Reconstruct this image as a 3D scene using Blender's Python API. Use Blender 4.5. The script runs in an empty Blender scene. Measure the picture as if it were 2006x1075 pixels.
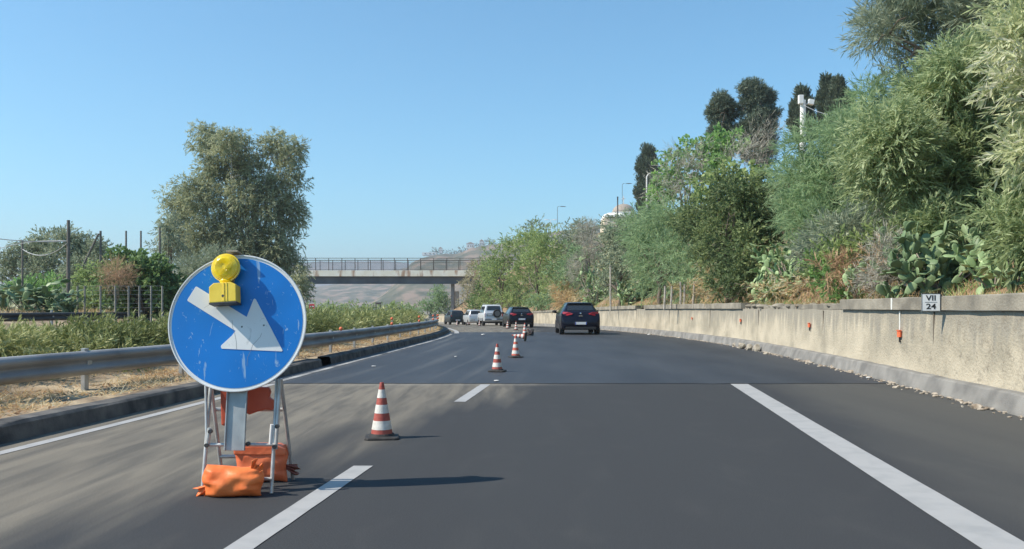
import bpy, bmesh, math, random
import numpy as np
from mathutils import Vector, Matrix, Euler
R = math.radians
C = bpy.context.scene.collection
scn = bpy.context.scene

# ---------------------------------------------------------------- camera, sky, sun, exposure
F, CX, HY, H = 1700.0, 1003.0, 602.0, 1.2          # focal length and horizon in photograph pixels, camera height
cd = bpy.data.cameras.new('camera'); cam = bpy.data.objects.new('camera', cd); C.objects.link(cam)
cam.location = (0, 0, H); cam.rotation_euler = (R(90), 0, 0)
cd.sensor_width = 36; cd.lens = 36 * F / 2006; cd.shift_y = (HY - 537.5) / 2006
cd.clip_start = 0.1; cd.clip_end = 20000
scn.camera = cam
SUN_AZ, SUN_EL = 13.0, 44.0                          # light travels towards +X, a little +Y
w = bpy.data.worlds.new("World"); scn.world = w; w.use_nodes = True
nt = w.node_tree; nt.nodes.clear()
wo = nt.nodes.new('ShaderNodeOutputWorld'); bg = nt.nodes.new('ShaderNodeBackground'); sky = nt.nodes.new('ShaderNodeTexSky')
sky.sky_type = 'NISHITA'; sky.sun_disc = False; sky.sun_elevation = R(SUN_EL); sky.sun_rotation = R(257)
sky.air_density = 1.0; sky.dust_density = 0.2; sky.ozone_density = 3.2
bg.inputs[1].default_value = 0.122
tint = nt.nodes.new('ShaderNodeMix'); tint.data_type = 'RGBA'; tint.blend_type = 'MULTIPLY'; tint.inputs[0].default_value = 1; tint.inputs[7].default_value = (0.61, 1.03, 1.08, 1)
nt.links.new(sky.outputs[0], tint.inputs[6]); nt.links.new(tint.outputs[2], bg.inputs[0]); nt.links.new(bg.outputs[0], wo.inputs[0])
sl = bpy.data.lights.new('sun', 'SUN'); sun = bpy.data.objects.new('sun', sl); C.objects.link(sun)
sl.energy = 4.5; sl.angle = R(0.55); sl.color = (1.0, 0.90, 0.76)
sd = Vector((math.cos(R(SUN_AZ)) * math.cos(R(SUN_EL)), math.sin(R(SUN_AZ)) * math.cos(R(SUN_EL)), -math.sin(R(SUN_EL))))
sun.rotation_euler = sd.to_track_quat('-Z', 'Y').to_euler(); sun.location = (-40, -10, 60)
scn.view_settings.view_transform = 'Standard'; scn.view_settings.look = 'None'
scn.view_settings.exposure = 0.55; scn.view_settings.gamma = 1

# ---------------------------------------------------------------- helpers
def gz(y):                                            # the road falls away gently beyond 45 m
    y = np.minimum(np.asarray(y, float), 190)
    return -0.0137 * 6 * np.log1p(np.exp((y - 45) / 6.0)) + 0.0
def P(px, py, Y): return Vector(((px - CX) * Y / F, Y, H - (py - HY) * Y / F))
def G(px, py, z=0.0):
    Y = (H - z) * F / (py - HY); return Vector(((px - CX) * Y / F, Y, z))
def smooth_interp(tab, ys):
    t = np.array(sorted(tab)); yy = np.arange(-14, 260, 0.5); v = np.interp(yy, t[:, 0], t[:, 1])
    k = np.exp(-0.5 * (np.arange(-12, 13) / 5.0) ** 2); k /= k.sum()
    v = np.convolve(np.pad(v, 12, mode='reflect', reflect_type='odd'), k, 'valid')
    return np.interp(ys, yy, v)
RT = [(-14, 3.1), (0, 4.6), (9.4, 5.57), (18.4, 6.5), (24, 6.84), (29.7, 6.93), (39.5, 6.36), (50, 5.25), (62, 4.0), (79, 1.7), (94, -2.0), (121, -10.2), (150, -20), (200, -42), (260, -70)]
LT = [(-14, -6.7), (0, -5.2), (7.6, -4.49), (11.5, -4.15), (18.2, -3.83), (21, -3.68), (32, -3.08), (38, -2.98), (45, -3.2), (62, -5.1), (79, -7.2), (94, -10.8), (121, -19), (150, -30), (200, -53), (260, -82)]
GT = [(-14, -8.0), (4, -6.35), (9.5, -5.6), (13, -5.0), (17.5, -4.2), (23, -3.88), (32, -3.5), (39, -3.42), (45, -3.75), (62, -5.6), (79, -7.9), (94, -11.4), (121, -19.6), (150, -31), (200, -54)]
Rx = lambda y: smooth_interp(RT, y)
HXf = lambda y: np.maximum(smooth_interp(RT, y), -11.0)
Lx = lambda y: smooth_interp(LT, y)
Gx = lambda y: smooth_interp(GT, y)

class MB:
    def __init__(s): s.v = []; s.f = []; s.m = []; s.uv = None
    def add(s, vs, fs, mi=0):
        o = len(s.v); s.v += [tuple(v) for v in vs]; s.f += [tuple(i + o for i in f) for f in fs]; s.m += [mi] * len(fs); return s
    def box(s, c, d, rot=None, mi=0, taper=1.0):
        vs = []
        for z in (-1, 1):
            k = taper if z > 0 else 1.0
            for x, y in ((-1, -1), (1, -1), (1, 1), (-1, 1)):
                p = Vector((x * d[0] / 2 * k, y * d[1] / 2 * k, z * d[2] / 2))
                if rot: p = rot @ p
                vs.append(p + Vector(c))
        return s.add(vs, [(3, 2, 1, 0), (4, 5, 6, 7), (0, 1, 5, 4), (1, 2, 6, 5), (2, 3, 7, 6), (3, 0, 4, 7)], mi)
    def tube(s, pts, rad, n=8, mi=0, cap=True):
        pts = [Vector(p) for p in pts]
        if not hasattr(rad, '__len__'): rad = [rad] * len(pts)
        vs, fs = [], []; ref = Vector((0.13, 0.31, 0.94))
        for i, p in enumerate(pts):
            t = (pts[min(i + 1, len(pts) - 1)] - pts[max(i - 1, 0)])
            if t.length < 1e-9: t = Vector((0, 0, 1))
            t.normalize()
            if abs(t.dot(ref)) > 0.93: ref = Vector((1, 0, 0.1)).normalized()
            a = t.cross(ref).normalized(); b = t.cross(a)
            for k in range(n):
                q = 2 * math.pi * k / n; vs.append(p + (a * math.cos(q) + b * math.sin(q)) * rad[i])
        for i in range(len(pts) - 1):
            for k in range(n):
                fs.append((i * n + k, i * n + (k + 1) % n, (i + 1) * n + (k + 1) % n, (i + 1) * n + k))
        if cap: fs += [tuple(range(n))[::-1], tuple((len(pts) - 1) * n + k for k in range(n))]
        return s.add(vs, fs, mi)
    def lathe(s, prof, n=24, M=None, mi=0):          # prof: (r, z) list
        vs, fs = [], []
        for r, z in prof:
            for k in range(n):
                q = 2 * math.pi * k / n; v = Vector((r * math.cos(q), r * math.sin(q), z)); vs.append(M @ v if M else v)
        for i in range(len(prof) - 1):
            for k in range(n): fs.append((i * n + k, i * n + (k + 1) % n, (i + 1) * n + (k + 1) % n, (i + 1) * n + k))
        if prof[0][0] > 1e-4: fs.append(tuple(range(n))[::-1])
        if prof[-1][0] > 1e-4: fs.append(tuple((len(prof) - 1) * n + k for k in range(n)))
        return s.add(vs, fs, mi)
    def strip(s, rows, mi=0):                         # rows: list of equally long vertex rows
        n = len(rows[0]); vs = [p for r in rows for p in r]; fs = []
        for i in range(len(rows) - 1):
            for k in range(n - 1): fs.append((i * n + k, i * n + k + 1, (i + 1) * n + k + 1, (i + 1) * n + k))
        return s.add(vs, fs, mi)
    def prism(s, poly, y0, y1, M=None, mi=0):         # poly in (x, z), extruded along y
        n = len(poly); vs = [Vector((x, y0, z)) for x, z in poly] + [Vector((x, y1, z)) for x, z in poly]
        if M: vs = [M @ v for v in vs]
        fs = [tuple(range(n)), tuple(range(n, 2 * n))[::-1]] + [((i + 1) % n, i, i + n, (i + 1) % n + n) for i in range(n)]
        return s.add(vs, fs, mi)
    def build(s, name, mats, parent=None, smooth=False, bevel=0):
        me = bpy.data.meshes.new(name); me.from_pydata(s.v, [], s.f)
        if not isinstance(mats, (list, tuple)): mats = [mats]
        for m in mats: me.materials.append(m)
        if len(mats) > 1: me.polygons.foreach_set('material_index', s.m)
        bm = bmesh.new(); bm.from_mesh(me); bmesh.ops.recalc_face_normals(bm, faces=bm.faces)
        if bevel: bmesh.ops.bevel(bm, geom=[e for e in bm.edges if e.calc_face_angle(0) > 0.5], offset=bevel, segments=2, affect='EDGES', profile=0.6)
        bm.to_mesh(me); bm.free()
        if smooth: me.polygons.foreach_set('use_smooth', [True] * len(me.polygons))
        me.update(); o = bpy.data.objects.new(name, me); C.objects.link(o)
        if smooth == 'auto':
            try: me.set_sharp_from_angle(angle=R(38))
            except Exception: pass
        if parent: o.parent = parent
        return o
def up_faces(o):                                      # ground sheets face upward
    me = o.data; bm = bmesh.new(); bm.from_mesh(me)
    for f in bm.faces:
        if f.normal.z < 0: f.normal_flip()
    bm.to_mesh(me); bm.free(); return o
def tag(o, label=None, cat=None, group=None, kind=None):
    if label: o['label'] = label
    if cat: o['category'] = cat
    if group: o['group'] = group
    if kind: o['kind'] = kind
    return o
def thing(name, label, cat, loc=(0, 0, 0), rz=0, group=None):
    o = bpy.data.objects.new(name, None); C.objects.link(o); o.empty_display_size = 0.2
    o.location = loc; o.rotation_euler = (0, 0, rz); return tag(o, label, cat, group)

# ---------------------------------------------------------------- materials
def col(c): return (c[0], c[1], c[2], 1)
def M(name, c1, c2=None, scale=5, rough=0.7, bump=0, metal=0, c3=None, stretch=(1, 1, 1), spec=0.5, bscale=None, contrast=(0.35, 0.65), coat=0, detail=6):
    m = bpy.data.materials.new(name); m.use_nodes = True; n = m.node_tree.nodes; l = m.node_tree.links; p = n['Principled BSDF']
    p.inputs['Roughness'].default_value = rough; p.inputs['Metallic'].default_value = metal
    p.inputs['Specular IOR Level'].default_value = spec; p.inputs['Base Color'].default_value = col(c1)
    if coat: p.inputs['Coat Weight'].default_value = coat; p.inputs['Coat Roughness'].default_value = 0.05
    if c2 or bump:
        tc = n.new('ShaderNodeTexCoord'); mp = n.new('ShaderNodeMapping'); mp.inputs['Scale'].default_value = stretch
        l.new(tc.outputs['Object'], mp.inputs[0])
    if c2:
        nz = n.new('ShaderNodeTexNoise'); nz.inputs['Scale'].default_value = scale; nz.inputs['Detail'].default_value = detail
        l.new(mp.outputs[0], nz.inputs['Vector'])
        cr = n.new('ShaderNodeValToRGB'); e = cr.color_ramp.elements; e[0].position = contrast[0]; e[0].color = col(c1); e[1].position = contrast[1]; e[1].color = col(c2)
        if c3: q = e.new((contrast[0] + contrast[1]) / 2); q.color = col(c3)
        l.new(nz.outputs['Fac'], cr.inputs[0]); l.new(cr.outputs[0], p.inputs['Base Color'])
    if bump:
        nb = n.new('ShaderNodeTexNoise'); nb.inputs['Scale'].default_value = bscale or scale * 4; nb.inputs['Detail'].default_value = 5
        l.new(mp.outputs[0], nb.inputs['Vector'])
        b = n.new('ShaderNodeBump'); b.inputs['Strength'].default_value = bump; b.inputs['Distance'].default_value = 0.02
        l.new(nb.outputs['Fac'], b.inputs['Height']); l.new(b.outputs[0], p.inputs['Normal'])
    return m
def leafmat(name, ca, cb, cc=None, transl=0.3, rough=0.55):
    ca, cb, cc = [tuple(min(.68, v * 2.15) for v in q) if q else None for q in (ca, cb, cc)]; transl = min(.55, transl * 1.7)
    m = bpy.data.materials.new(name); m.use_nodes = True; n = m.node_tree.nodes; l = m.node_tree.links; p = n['Principled BSDF']
    ge = n.new('ShaderNodeNewGeometry'); tc = n.new('ShaderNodeTexCoord'); nz = n.new('ShaderNodeTexNoise'); nz.inputs['Scale'].default_value = 0.7; nz.inputs['Detail'].default_value = 3
    l.new(tc.outputs['Object'], nz.inputs['Vector'])
    ad = n.new('ShaderNodeMath'); ad.operation = 'MULTIPLY_ADD'; ad.inputs[1].default_value = 0.55
    l.new(ge.outputs['Random Per Island'], ad.inputs[0])
    sb = n.new('ShaderNodeMath'); sb.operation = 'MULTIPLY_ADD'; sb.inputs[1].default_value = 1.3; sb.inputs[2].default_value = -0.42
    l.new(nz.outputs['Fac'], sb.inputs[0]); l.new(sb.outputs[0], ad.inputs[2])
    cr = n.new('ShaderNodeValToRGB'); e = cr.color_ramp.elements; e[0].position = 0.15; e[0].color = col(ca); e[1].position = 0.85; e[1].color = col(cc or cb)
    if cc: q = e.new(0.6); q.color = col(cb)
    l.new(ad.outputs[0], cr.inputs[0]); l.new(cr.outputs[0], p.inputs['Base Color']); p.inputs['Roughness'].default_value = rough
    p.inputs['Specular IOR Level'].default_value = 0.35
    tr = n.new('ShaderNodeBsdfTranslucent'); l.new(cr.outputs[0], tr.inputs[0])
    mx = n.new('ShaderNodeMixShader'); mx.inputs[0].default_value = transl; l.new(p.outputs[0], mx.inputs[1]); l.new(tr.outputs[0], mx.inputs[2])
    l.new(mx.outputs[0], n['Material Output'].inputs[0]); return m

def road_mat():
    m = bpy.data.materials.new('worn_asphalt'); m.use_nodes = True; n = m.node_tree.nodes; l = m.node_tree.links; p = n['Principled BSDF']
    tc = n.new('ShaderNodeTexCoord')
    def noise(scale, st, det=5, rot=0, dist=0):
        mp = n.new('ShaderNodeMapping'); mp.inputs['Scale'].default_value = st; mp.inputs['Rotation'].default_value = (0, 0, rot)
        nz = n.new('ShaderNodeTexNoise'); nz.inputs['Scale'].default_value = scale; nz.inputs['Detail'].default_value = det; nz.inputs['Distortion'].default_value = dist
        l.new(tc.outputs['Object'], mp.inputs[0]); l.new(mp.outputs[0], nz.inputs['Vector']); return nz.outputs['Fac']
    def ramp(x, a, b, ca=(0, 0, 0), cb=(1, 1, 1)):
        r = n.new('ShaderNodeValToRGB'); e = r.color_ramp.elements; e[0].position = a; e[1].position = b; e[0].color = col(ca); e[1].color = col(cb); l.new(x, r.inputs[0]); return r.outputs[0]
    def mth(op, a, b):
        q = n.new('ShaderNodeMath'); q.operation = op
        for i, x in enumerate((a, b)):
            if isinstance(x, (int, float)): q.inputs[i].default_value = x
            else: l.new(x, q.inputs[i])
        return q.outputs[0]
    def mix(f, a, b):
        q = n.new('ShaderNodeMix'); q.data_type = 'RGBA'; l.new(f, q.inputs[0])
        for i, x in ((6, a), (7, b)):
            if isinstance(x, tuple): q.inputs[i].default_value = col(x)
            else: l.new(x, q.inputs[i])
        return q.outputs[2]
    base = ramp(noise(220, (1, 1, 1), 3), 0.3, 0.75, (0.030, 0.033, 0.037), (0.078, 0.081, 0.085))
    # pale dust carried on to the left lane
    sx = n.new('ShaderNodeSeparateXYZ'); l.new(tc.outputs['Object'], sx.inputs[0])
    xx = mth('ADD', mth('MULTIPLY', sx.outputs[1], -0.105), sx.outputs[0]); xd = mth('ADD', mth('MULTIPLY', mth('MINIMUM', sx.outputs[1], 16), -0.31), sx.outputs[0])
    lane = mth('MULTIPLY', mth('ADD', xd, 3.1), -0.75)                                # 0 near x = 0, 1 at -3.1
    lane = mth('ADD', lane, mth('MULTIPLY', mth('SUBTRACT', noise(0.8, (1.8, 0.22, 1), 6, 0.12, 0.4), 0.5), 2.4))
    f1 = ramp(lane, 0.25, 1.0)
    patch = ramp(noise(3.0, (2.2, 0.22, 1), 8, 0.10, 0.4), 0.36, 0.62)
    dustf = mth('MULTIPLY', f1, mth('ADD', mth('MULTIPLY', patch, 0.42), 0.42))
    c = mix(dustf, base, (0.25, 0.225, 0.18))
    jl = mth('SUBTRACT', 1.0, mth('MULTIPLY', mth('ABSOLUTE', mth('SUBTRACT', sx.outputs[1], 13.55), 0), 2.6)); jx = mth('SUBTRACT', 1.0, mth('MULTIPLY', mth('ABSOLUTE', mth('ADD', sx.outputs[0], 1.6), 0), .30))
    c = mix(mth('MULTIPLY', mth('MAXIMUM', mth('MULTIPLY', jl, 1.0), 0.0), mth('MAXIMUM', mth('MINIMUM', mth('MULTIPLY', jx, noise(2.5, (1, 2, 1), 4)), .6), 0.0)), c, (0.30, 0.28, 0.24))
    sh = mth('ADD', mth('MULTIPLY', mth('SUBTRACT', xx, 2.2), 1.2), mth('MULTIPLY', mth('SUBTRACT', noise(0.8, (1, .3, 1), 5, .1), .5), 2.0))
    c = mix(mth('MULTIPLY', ramp(sh, 0.0, 1.0), 0.24), c, (0.21, 0.20, 0.165))
    st2 = ramp(noise(2.0, (1.0, 0.45, 1), 7, 0.1, 1.2), 0.55, 0.80)
    c = mix(mth('MULTIPLY', st2, 0.09), c, (0.19, 0.185, 0.17))
    # tyre polished darker tracks
    tr = ramp(noise(0.9, (1.6, 0.07, 1), 3, 0.105), 0.45, 0.7)
    c = mix(mth('MULTIPLY', tr, 0.35), c, (0.045, 0.046, 0.05))
    g1 = ramp(noise(120, (1, 1, 1), 4), 0.3, 0.7, (.72, .72, .72), (1.25, 1.25, 1.25)); g2 = n.new('ShaderNodeMix'); g2.data_type = 'RGBA'; g2.blend_type = 'MULTIPLY'; g2.inputs[0].default_value = 1; l.new(c, g2.inputs[6]); l.new(g1, g2.inputs[7]); c = g2.outputs[2]
    l.new(c, p.inputs['Base Color']); p.inputs['Roughness'].default_value = 0.85; p.inputs['Specular IOR Level'].default_value = 0.2
    b = n.new('ShaderNodeBump'); b.inputs['Strength'].default_value = 0.45; b.inputs['Distance'].default_value = 0.01
    l.new(noise(260, (1, 1, 1), 3), b.inputs['Height']); l.new(b.outputs[0], p.inputs['Normal']); return m

m_road = road_mat()
m_new = M('fresh_asphalt', (0.030, 0.034, 0.042), (0.052, 0.057, 0.066), 1.1, 0.62, 0.35, bscale=240, stretch=(1.0, 0.22, 1), spec=0.45, contrast=(0.3, 0.75))
def streak(m):
    n = m.node_tree.nodes; l = m.node_tree.links; p = n['Principled BSDF']; src = p.inputs['Base Color'].links[0].from_socket
    tc = n.new('ShaderNodeTexCoord'); sx = n.new('ShaderNodeSeparateXYZ'); l.new(tc.outputs['Object'], sx.inputs[0])
    sq = n.new('ShaderNodeMath'); sq.operation = 'MULTIPLY'; l.new(sx.outputs[1], sq.inputs[0]); l.new(sx.outputs[1], sq.inputs[1])
    a = n.new('ShaderNodeMath'); a.operation = 'MULTIPLY_ADD'; a.inputs[1].default_value = 0.0022; l.new(sq.outputs[0], a.inputs[0])
    b = n.new('ShaderNodeMath'); b.operation = 'MULTIPLY_ADD'; b.inputs[1].default_value = -0.16; l.new(sx.outputs[1], b.inputs[0]); l.new(sx.outputs[0], b.inputs[2]); l.new(b.outputs[0], a.inputs[2])
    cb = n.new('ShaderNodeCombineXYZ'); l.new(a.outputs[0], cb.inputs[0]); s2 = n.new('ShaderNodeMath'); s2.operation = 'MULTIPLY'; s2.inputs[1].default_value = 0.03; l.new(sx.outputs[1], s2.inputs[0]); l.new(s2.outputs[0], cb.inputs[1])
    nz = n.new('ShaderNodeTexNoise'); nz.inputs['Scale'].default_value = 2.6; nz.inputs['Detail'].default_value = 4; l.new(cb.outputs[0], nz.inputs['Vector'])
    cr = n.new('ShaderNodeValToRGB'); e = cr.color_ramp.elements; e[0].position = .52; e[0].color = col((0, 0, 0)); e[1].position = .72; e[1].color = col((.5, .5, .5)); l.new(nz.outputs['Fac'], cr.inputs[0])
    mr = n.new('ShaderNodeMapRange'); mr.inputs[1].default_value = 1.0; mr.inputs[2].default_value = -1.5; mr.inputs[3].default_value = .12; mr.inputs[4].default_value = 1; l.new(sx.outputs[0], mr.inputs[0])
    q = n.new('ShaderNodeMath'); q.operation = 'MULTIPLY'; l.new(cr.outputs[0], q.inputs[0]); l.new(mr.outputs[0], q.inputs[1])
    mx = n.new('ShaderNodeMix'); mx.data_type = 'RGBA'; l.new(q.outputs[0], mx.inputs[0]); l.new(src, mx.inputs[6]); mx.inputs[7].default_value = col((.13, .13, .125)); l.new(mx.outputs[2], p.inputs['Base Color'])
streak(m_new)
m_white = M('road_paint', (0.32, 0.325, 0.325), (0.38, 0.38, 0.375), 5, 0.75, contrast=(0.3, 0.55))
m_whiteworn = M('worn_road_paint', (0.12, 0.12, 0.12), (0.45, 0.45, 0.43), 2.2, 0.7, 0.3, stretch=(1, 0.5, 1))
m_soil = M('dry_soil', (0.20, 0.15, 0.10), (0.52, 0.42, 0.27), 1.6, 0.95, 0.9, c3=(0.34, 0.26, 0.17), bscale=18)
m_slope = M('dry_slope', (0.17, 0.10, 0.06), (0.33, 0.25, 0.15), 1.1, 0.95, 0.9, c3=(0.26, 0.17, 0.10), bscale=12)
m_ground = M('plain_soil', (0.12, 0.12, 0.08), (0.26, 0.23, 0.16), 0.02, 0.95, 0)
m_kerb = M('kerb_concrete', (0.16, 0.155, 0.145), (0.27, 0.26, 0.24), 3, 0.85, 0.5, bscale=60)
m_kerbdark = M('shaded_kerb', (0.045, 0.045, 0.045), (0.15, 0.142, 0.13), 3.5, 0.85, 0.5, bscale=60)  # left kerb: the shade on its road face is put into this dark colour
m_asph2 = M('far_asphalt', (0.10, 0.10, 0.10), (0.15, 0.145, 0.14), 0.6, 0.8)
m_galv = M('galvanised_steel', (0.20, 0.205, 0.21), (0.33, 0.335, 0.34), 2.2, 0.6, 0.15, metal=0.25, stretch=(1, 0.5, 1.5), bscale=12)
m_galv2 = M('painted_steel', (0.42, 0.43, 0.43), (0.55, 0.55, 0.54), 6, 0.45, 0.05, metal=0.35)
m_dark = M('dark_rubber', (0.022, 0.022, 0.023), (0.045, 0.044, 0.042), 12, 0.8, 0.2)

# ---------------------------------------------------------------- ground, road and kerbs
def stations(a, b):
    ys = [a]; y = a
    while y < b:
        y += 0.5 if y < 25 else 1.0 if y < 60 else 2.5
        ys.append(min(y, b))
    return np.array(ys)
def sheet(name, ya, yb, fl, fr, dz, mat, cols=8, rag=0):
    ys = stations(ya, yb); m = MB(); A, B, Z = fl(ys), fr(ys), gz(ys)
    rg0 = np.convolve(np.random.default_rng(4).normal(size=cols + 5), np.ones(3) / 3, 'same') * rag
    m.strip([[(A[i] + (B[i] - A[i]) * k / cols, ys[i] + (rg0[k] if i == 0 else 0), Z[i] + dz) for k in range(cols + 1)] for i in range(len(ys))])
    return tag(up_faces(m.build(name, mat)), kind='structure')
sheet('road', -12, 255, Lx, Rx, 0.0, m_road)
JY = 13.65                                            # joint of the old and the fresh asphalt
sheet('fresh_asphalt', JY, 43.5, lambda y: Lx(y) + 0.02, lambda y: Rx(y) - 0.02, 0.006, m_new, 110, .035)
# lane dash, edge lines
dl = lambda y: -1.427 + (y - 4.31) * 0.1025
def dash(ya, yb, f0, wd, mat=m_white, dz=0.004, name='lane_marking'):
    ys = np.linspace(ya, yb, 24); m = MB(); r = np.random.default_rng(int(ya * 10) + 50)
    j = (r.random(24) - .5) * 0.004; k = (r.random(24) - .5) * 0.004
    m.strip([[(f0(y) + j[i], y, float(gz(y)) + dz), (f0(y) + wd + k[i], y, float(gz(y)) + dz)] for i, y in enumerate(ys)])
    return tag(up_faces(m.build(name, mat)), kind='structure')
dash(2.06, 6.56, dl, 0.145)
dash(11.02, JY - 0.16, dl, 0.150)
dash(0.5, JY - 0.07, lambda y: 2.33 + (y - 4.31) * 0.1175, 0.27, name='edge_line')
dash(0.0, JY - 0.02, lambda y: Lx(y) + 0.27, 0.12, name='edge_line')
dash(JY + 0.1, 24, lambda y: Lx(y) + 0.22, 0.12, m_whiteworn, 0.011, name='edge_line')
dash(24, 40, lambda y: Lx(y) + 0.22, 0.12, m_whiteworn, 0.011, name='edge_line')
dash(41, 100, lambda y: Lx(y) + 0.2 + 0.15 * np.exp(-(y - 41) / 8), 0.22, m_white, 0.011, name='edge_line')

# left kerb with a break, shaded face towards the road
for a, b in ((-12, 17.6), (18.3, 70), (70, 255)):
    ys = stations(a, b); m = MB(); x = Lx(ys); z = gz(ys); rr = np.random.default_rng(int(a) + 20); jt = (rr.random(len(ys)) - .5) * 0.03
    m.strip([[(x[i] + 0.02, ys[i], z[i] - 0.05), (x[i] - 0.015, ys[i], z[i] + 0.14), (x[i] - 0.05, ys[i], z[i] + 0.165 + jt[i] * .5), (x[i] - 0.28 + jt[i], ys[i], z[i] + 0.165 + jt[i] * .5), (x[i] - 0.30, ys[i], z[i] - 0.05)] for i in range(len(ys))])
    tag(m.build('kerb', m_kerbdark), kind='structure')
# right kerb: sloping concrete upstand in front of the wall, in blocks
ys = stations(-12, 130); m = MB(); x = Rx(ys); z = gz(ys); rr = np.random.default_rng(5); jt = (rr.random(len(ys)) - .5)
m.strip([[(x[i] + 0.0, ys[i], z[i] - 0.05), (x[i] + 0.015, ys[i], z[i] + 0.03), (x[i] + 0.07, ys[i], z[i] + 0.205 + jt[i] * .012), (x[i] + 0.10, ys[i], z[i] + 0.225 + jt[i] * .012), (x[i] + 0.30, ys[i], z[i] + 0.235 + jt[i] * .01)] for i in range(len(ys))])
tag(m.build('kerb', m_kerb), kind='structure')

def ribbon(name, ya, yb, base, offs, mat, rough=0.0, seed=1, step=None):
    """ribbon of ground: offs = list of (offset from base line, height above the road)"""
    ys = stations(ya, yb) if step is None else np.arange(ya, yb + step, step); X = base(ys); Z = gz(ys); r = np.random.default_rng(seed); rows = []
    for i, y in enumerate(ys): rows.append([(X[i] + o + (r.random() - .5) * rough * min(1, abs(o)), y, Z[i] + h + (r.random() - .5) * rough * (0.0 if k == 0 else 1)) for k, (o, h) in enumerate(offs)])
    m = MB(); m.strip(rows); o = up_faces(m.build(name, mat, smooth=True)); return tag(o, kind='structure')
ribbon('median_ground', -12, 250, Lx, [(-0.27, 0.13), (-0.5, 0.16), (-0.8, 0.15), (-1.2, 0.17), (-1.7, 0.2), (-2.3, 0.22), (-3.0, 0.25), (-4.2, 0.22)], m_soil, 0.06, 3)
ribbon('opposite_road', -12, 250, Lx, [(-4.2, 0.2), (-8, 0.22), (-14.0, 0.25)], m_asph2, 0, 3)
ribbon('left_bank', -12, 250, Lx, [(-14.0, 0.23), (-15.2, 0.75), (-17, 1.0), (-20, 1.05), (-30, 1.0), (-60, 0.3), (-140, -1.2)], m_soil, 0.1, 4)
slope_prof = [(0.45, 1.2), (0.8, 1.25), (1.3, 1.34), (1.9, 1.62), (2.6, 2.1), (3.6, 2.8), (5, 3.8), (7, 5.2), (10, 7.2), (14, 9.6), (19, 11.8), (26, 13.2), (45, 14), (90, 13), (160, 2)]
def slope_h(d): t = np.array(slope_prof); return float(np.interp(d, t[:, 0], t[:, 1]))
ribbon('hillside', -12, 250, HXf, slope_prof, m_slope, 0.14, 5)
m = MB(); nn = 40
m.strip([[(-9000 + 18000 * i / nn, -60 + (9060) * (j / nn) ** 2.2, -2.35) for i in range(nn + 1)] for j in range(nn + 1)])
tag(up_faces(m.build('ground', m_ground)), kind='structure')

# ---------------------------------------------------------------- retaining wall
def wall_mat():
    m = M('wall_plaster', (0.33, 0.295, 0.225), (0.52, 0.46, 0.35), 1.2, 0.9, 0.8, c3=(0.44, 0.39, 0.295), bscale=24, stretch=(1, 1, 1.2))
    n = m.node_tree.nodes; l = m.node_tree.links; p = n['Principled BSDF']; src = p.inputs['Base Color'].links[0].from_socket
    tc = n.new('ShaderNodeTexCoord'); mp = n.new('ShaderNodeMapping'); mp.inputs['Scale'].default_value = (3.2, 3.2, 0.35)
    nz = n.new('ShaderNodeTexNoise'); nz.inputs['Scale'].default_value = 2.2; nz.inputs['Detail'].default_value = 7
    l.new(tc.outputs['Object'], mp.inputs[0]); l.new(mp.outputs[0], nz.inputs['Vector'])
    sx = n.new('ShaderNodeSeparateXYZ'); l.new(tc.outputs['Object'], sx.inputs[0])
    mr = n.new('ShaderNodeMapRange'); mr.inputs[1].default_value = 0.45; mr.inputs[2].default_value = 1.15; mr.inputs[3].default_value = -0.18; mr.inputs[4].default_value = 0.26
    l.new(sx.outputs[2], mr.inputs[0])
    ad = n.new('ShaderNodeMath'); ad.operation = 'ADD'; l.new(nz.outputs['Fac'], ad.inputs[0]); l.new(mr.outputs[0], ad.inputs[1])
    cr = n.new('ShaderNodeValToRGB'); e = cr.color_ramp.elements; e[0].position = 0.48; e[0].color = col((0, 0, 0)); e[1].position = 0.68; e[1].color = col((0.85, 0.85, 0.85)); l.new(ad.outputs[0], cr.inputs[0])
    mx = n.new('ShaderNodeMix'); mx.data_type = 'RGBA'; l.new(cr.outputs[0], mx.inputs[0]); l.new(src, mx.inputs[6]); mx.inputs[7].default_value = col((0.27, 0.25, 0.205))
    n2 = n.new('ShaderNodeTexNoise'); n2.inputs['Scale'].default_value = 6; n2.inputs['Detail'].default_value = 8; n2.inputs['Roughness'].default_value = 0.75; l.new(tc.outputs['Object'], n2.inputs['Vector'])
    c2 = n.new('ShaderNodeValToRGB'); e = c2.color_ramp.elements; e[0].position = 0.58; e[0].color = col((0, 0, 0)); e[1].position = 0.68; e[1].color = col((0.65, 0.65, 0.65))
    my = n.new('ShaderNodeMapRange'); my.inputs[1].default_value = 15; my.inputs[2].default_value = 10; my.inputs[3].default_value = 0; my.inputs[4].default_value = .07; l.new(sx.outputs[1], my.inputs[0])
    a3 = n.new('ShaderNodeMath'); a3.operation = 'ADD'; l.new(n2.outputs['Fac'], a3.inputs[0]); l.new(my.outputs[0], a3.inputs[1]); l.new(a3.outputs[0], c2.inputs[0])
    m2 = n.new('ShaderNodeMix'); m2.data_type = 'RGBA'; l.new(c2.outputs[0], m2.inputs[0]); l.new(mx.outputs[2], m2.inputs[6]); m2.inputs[7].default_value = col((0.22, 0.19, 0.145))
    l.new(m2.outputs[2], p.inputs['Base Color']); return m
m_wall = wall_mat()
m_cap = M('coping_concrete', (0.17, 0.155, 0.125), (0.33, 0.30, 0.24), 2.0, 0.9, 0.6, bscale=30)
wallT = thing('retaining_wall', 'long cream stained retaining wall with broken coping along the right edge of the road', 'wall', (0, 0, 0))
WT = 1.16                                            # height of the wall body above the road
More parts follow.
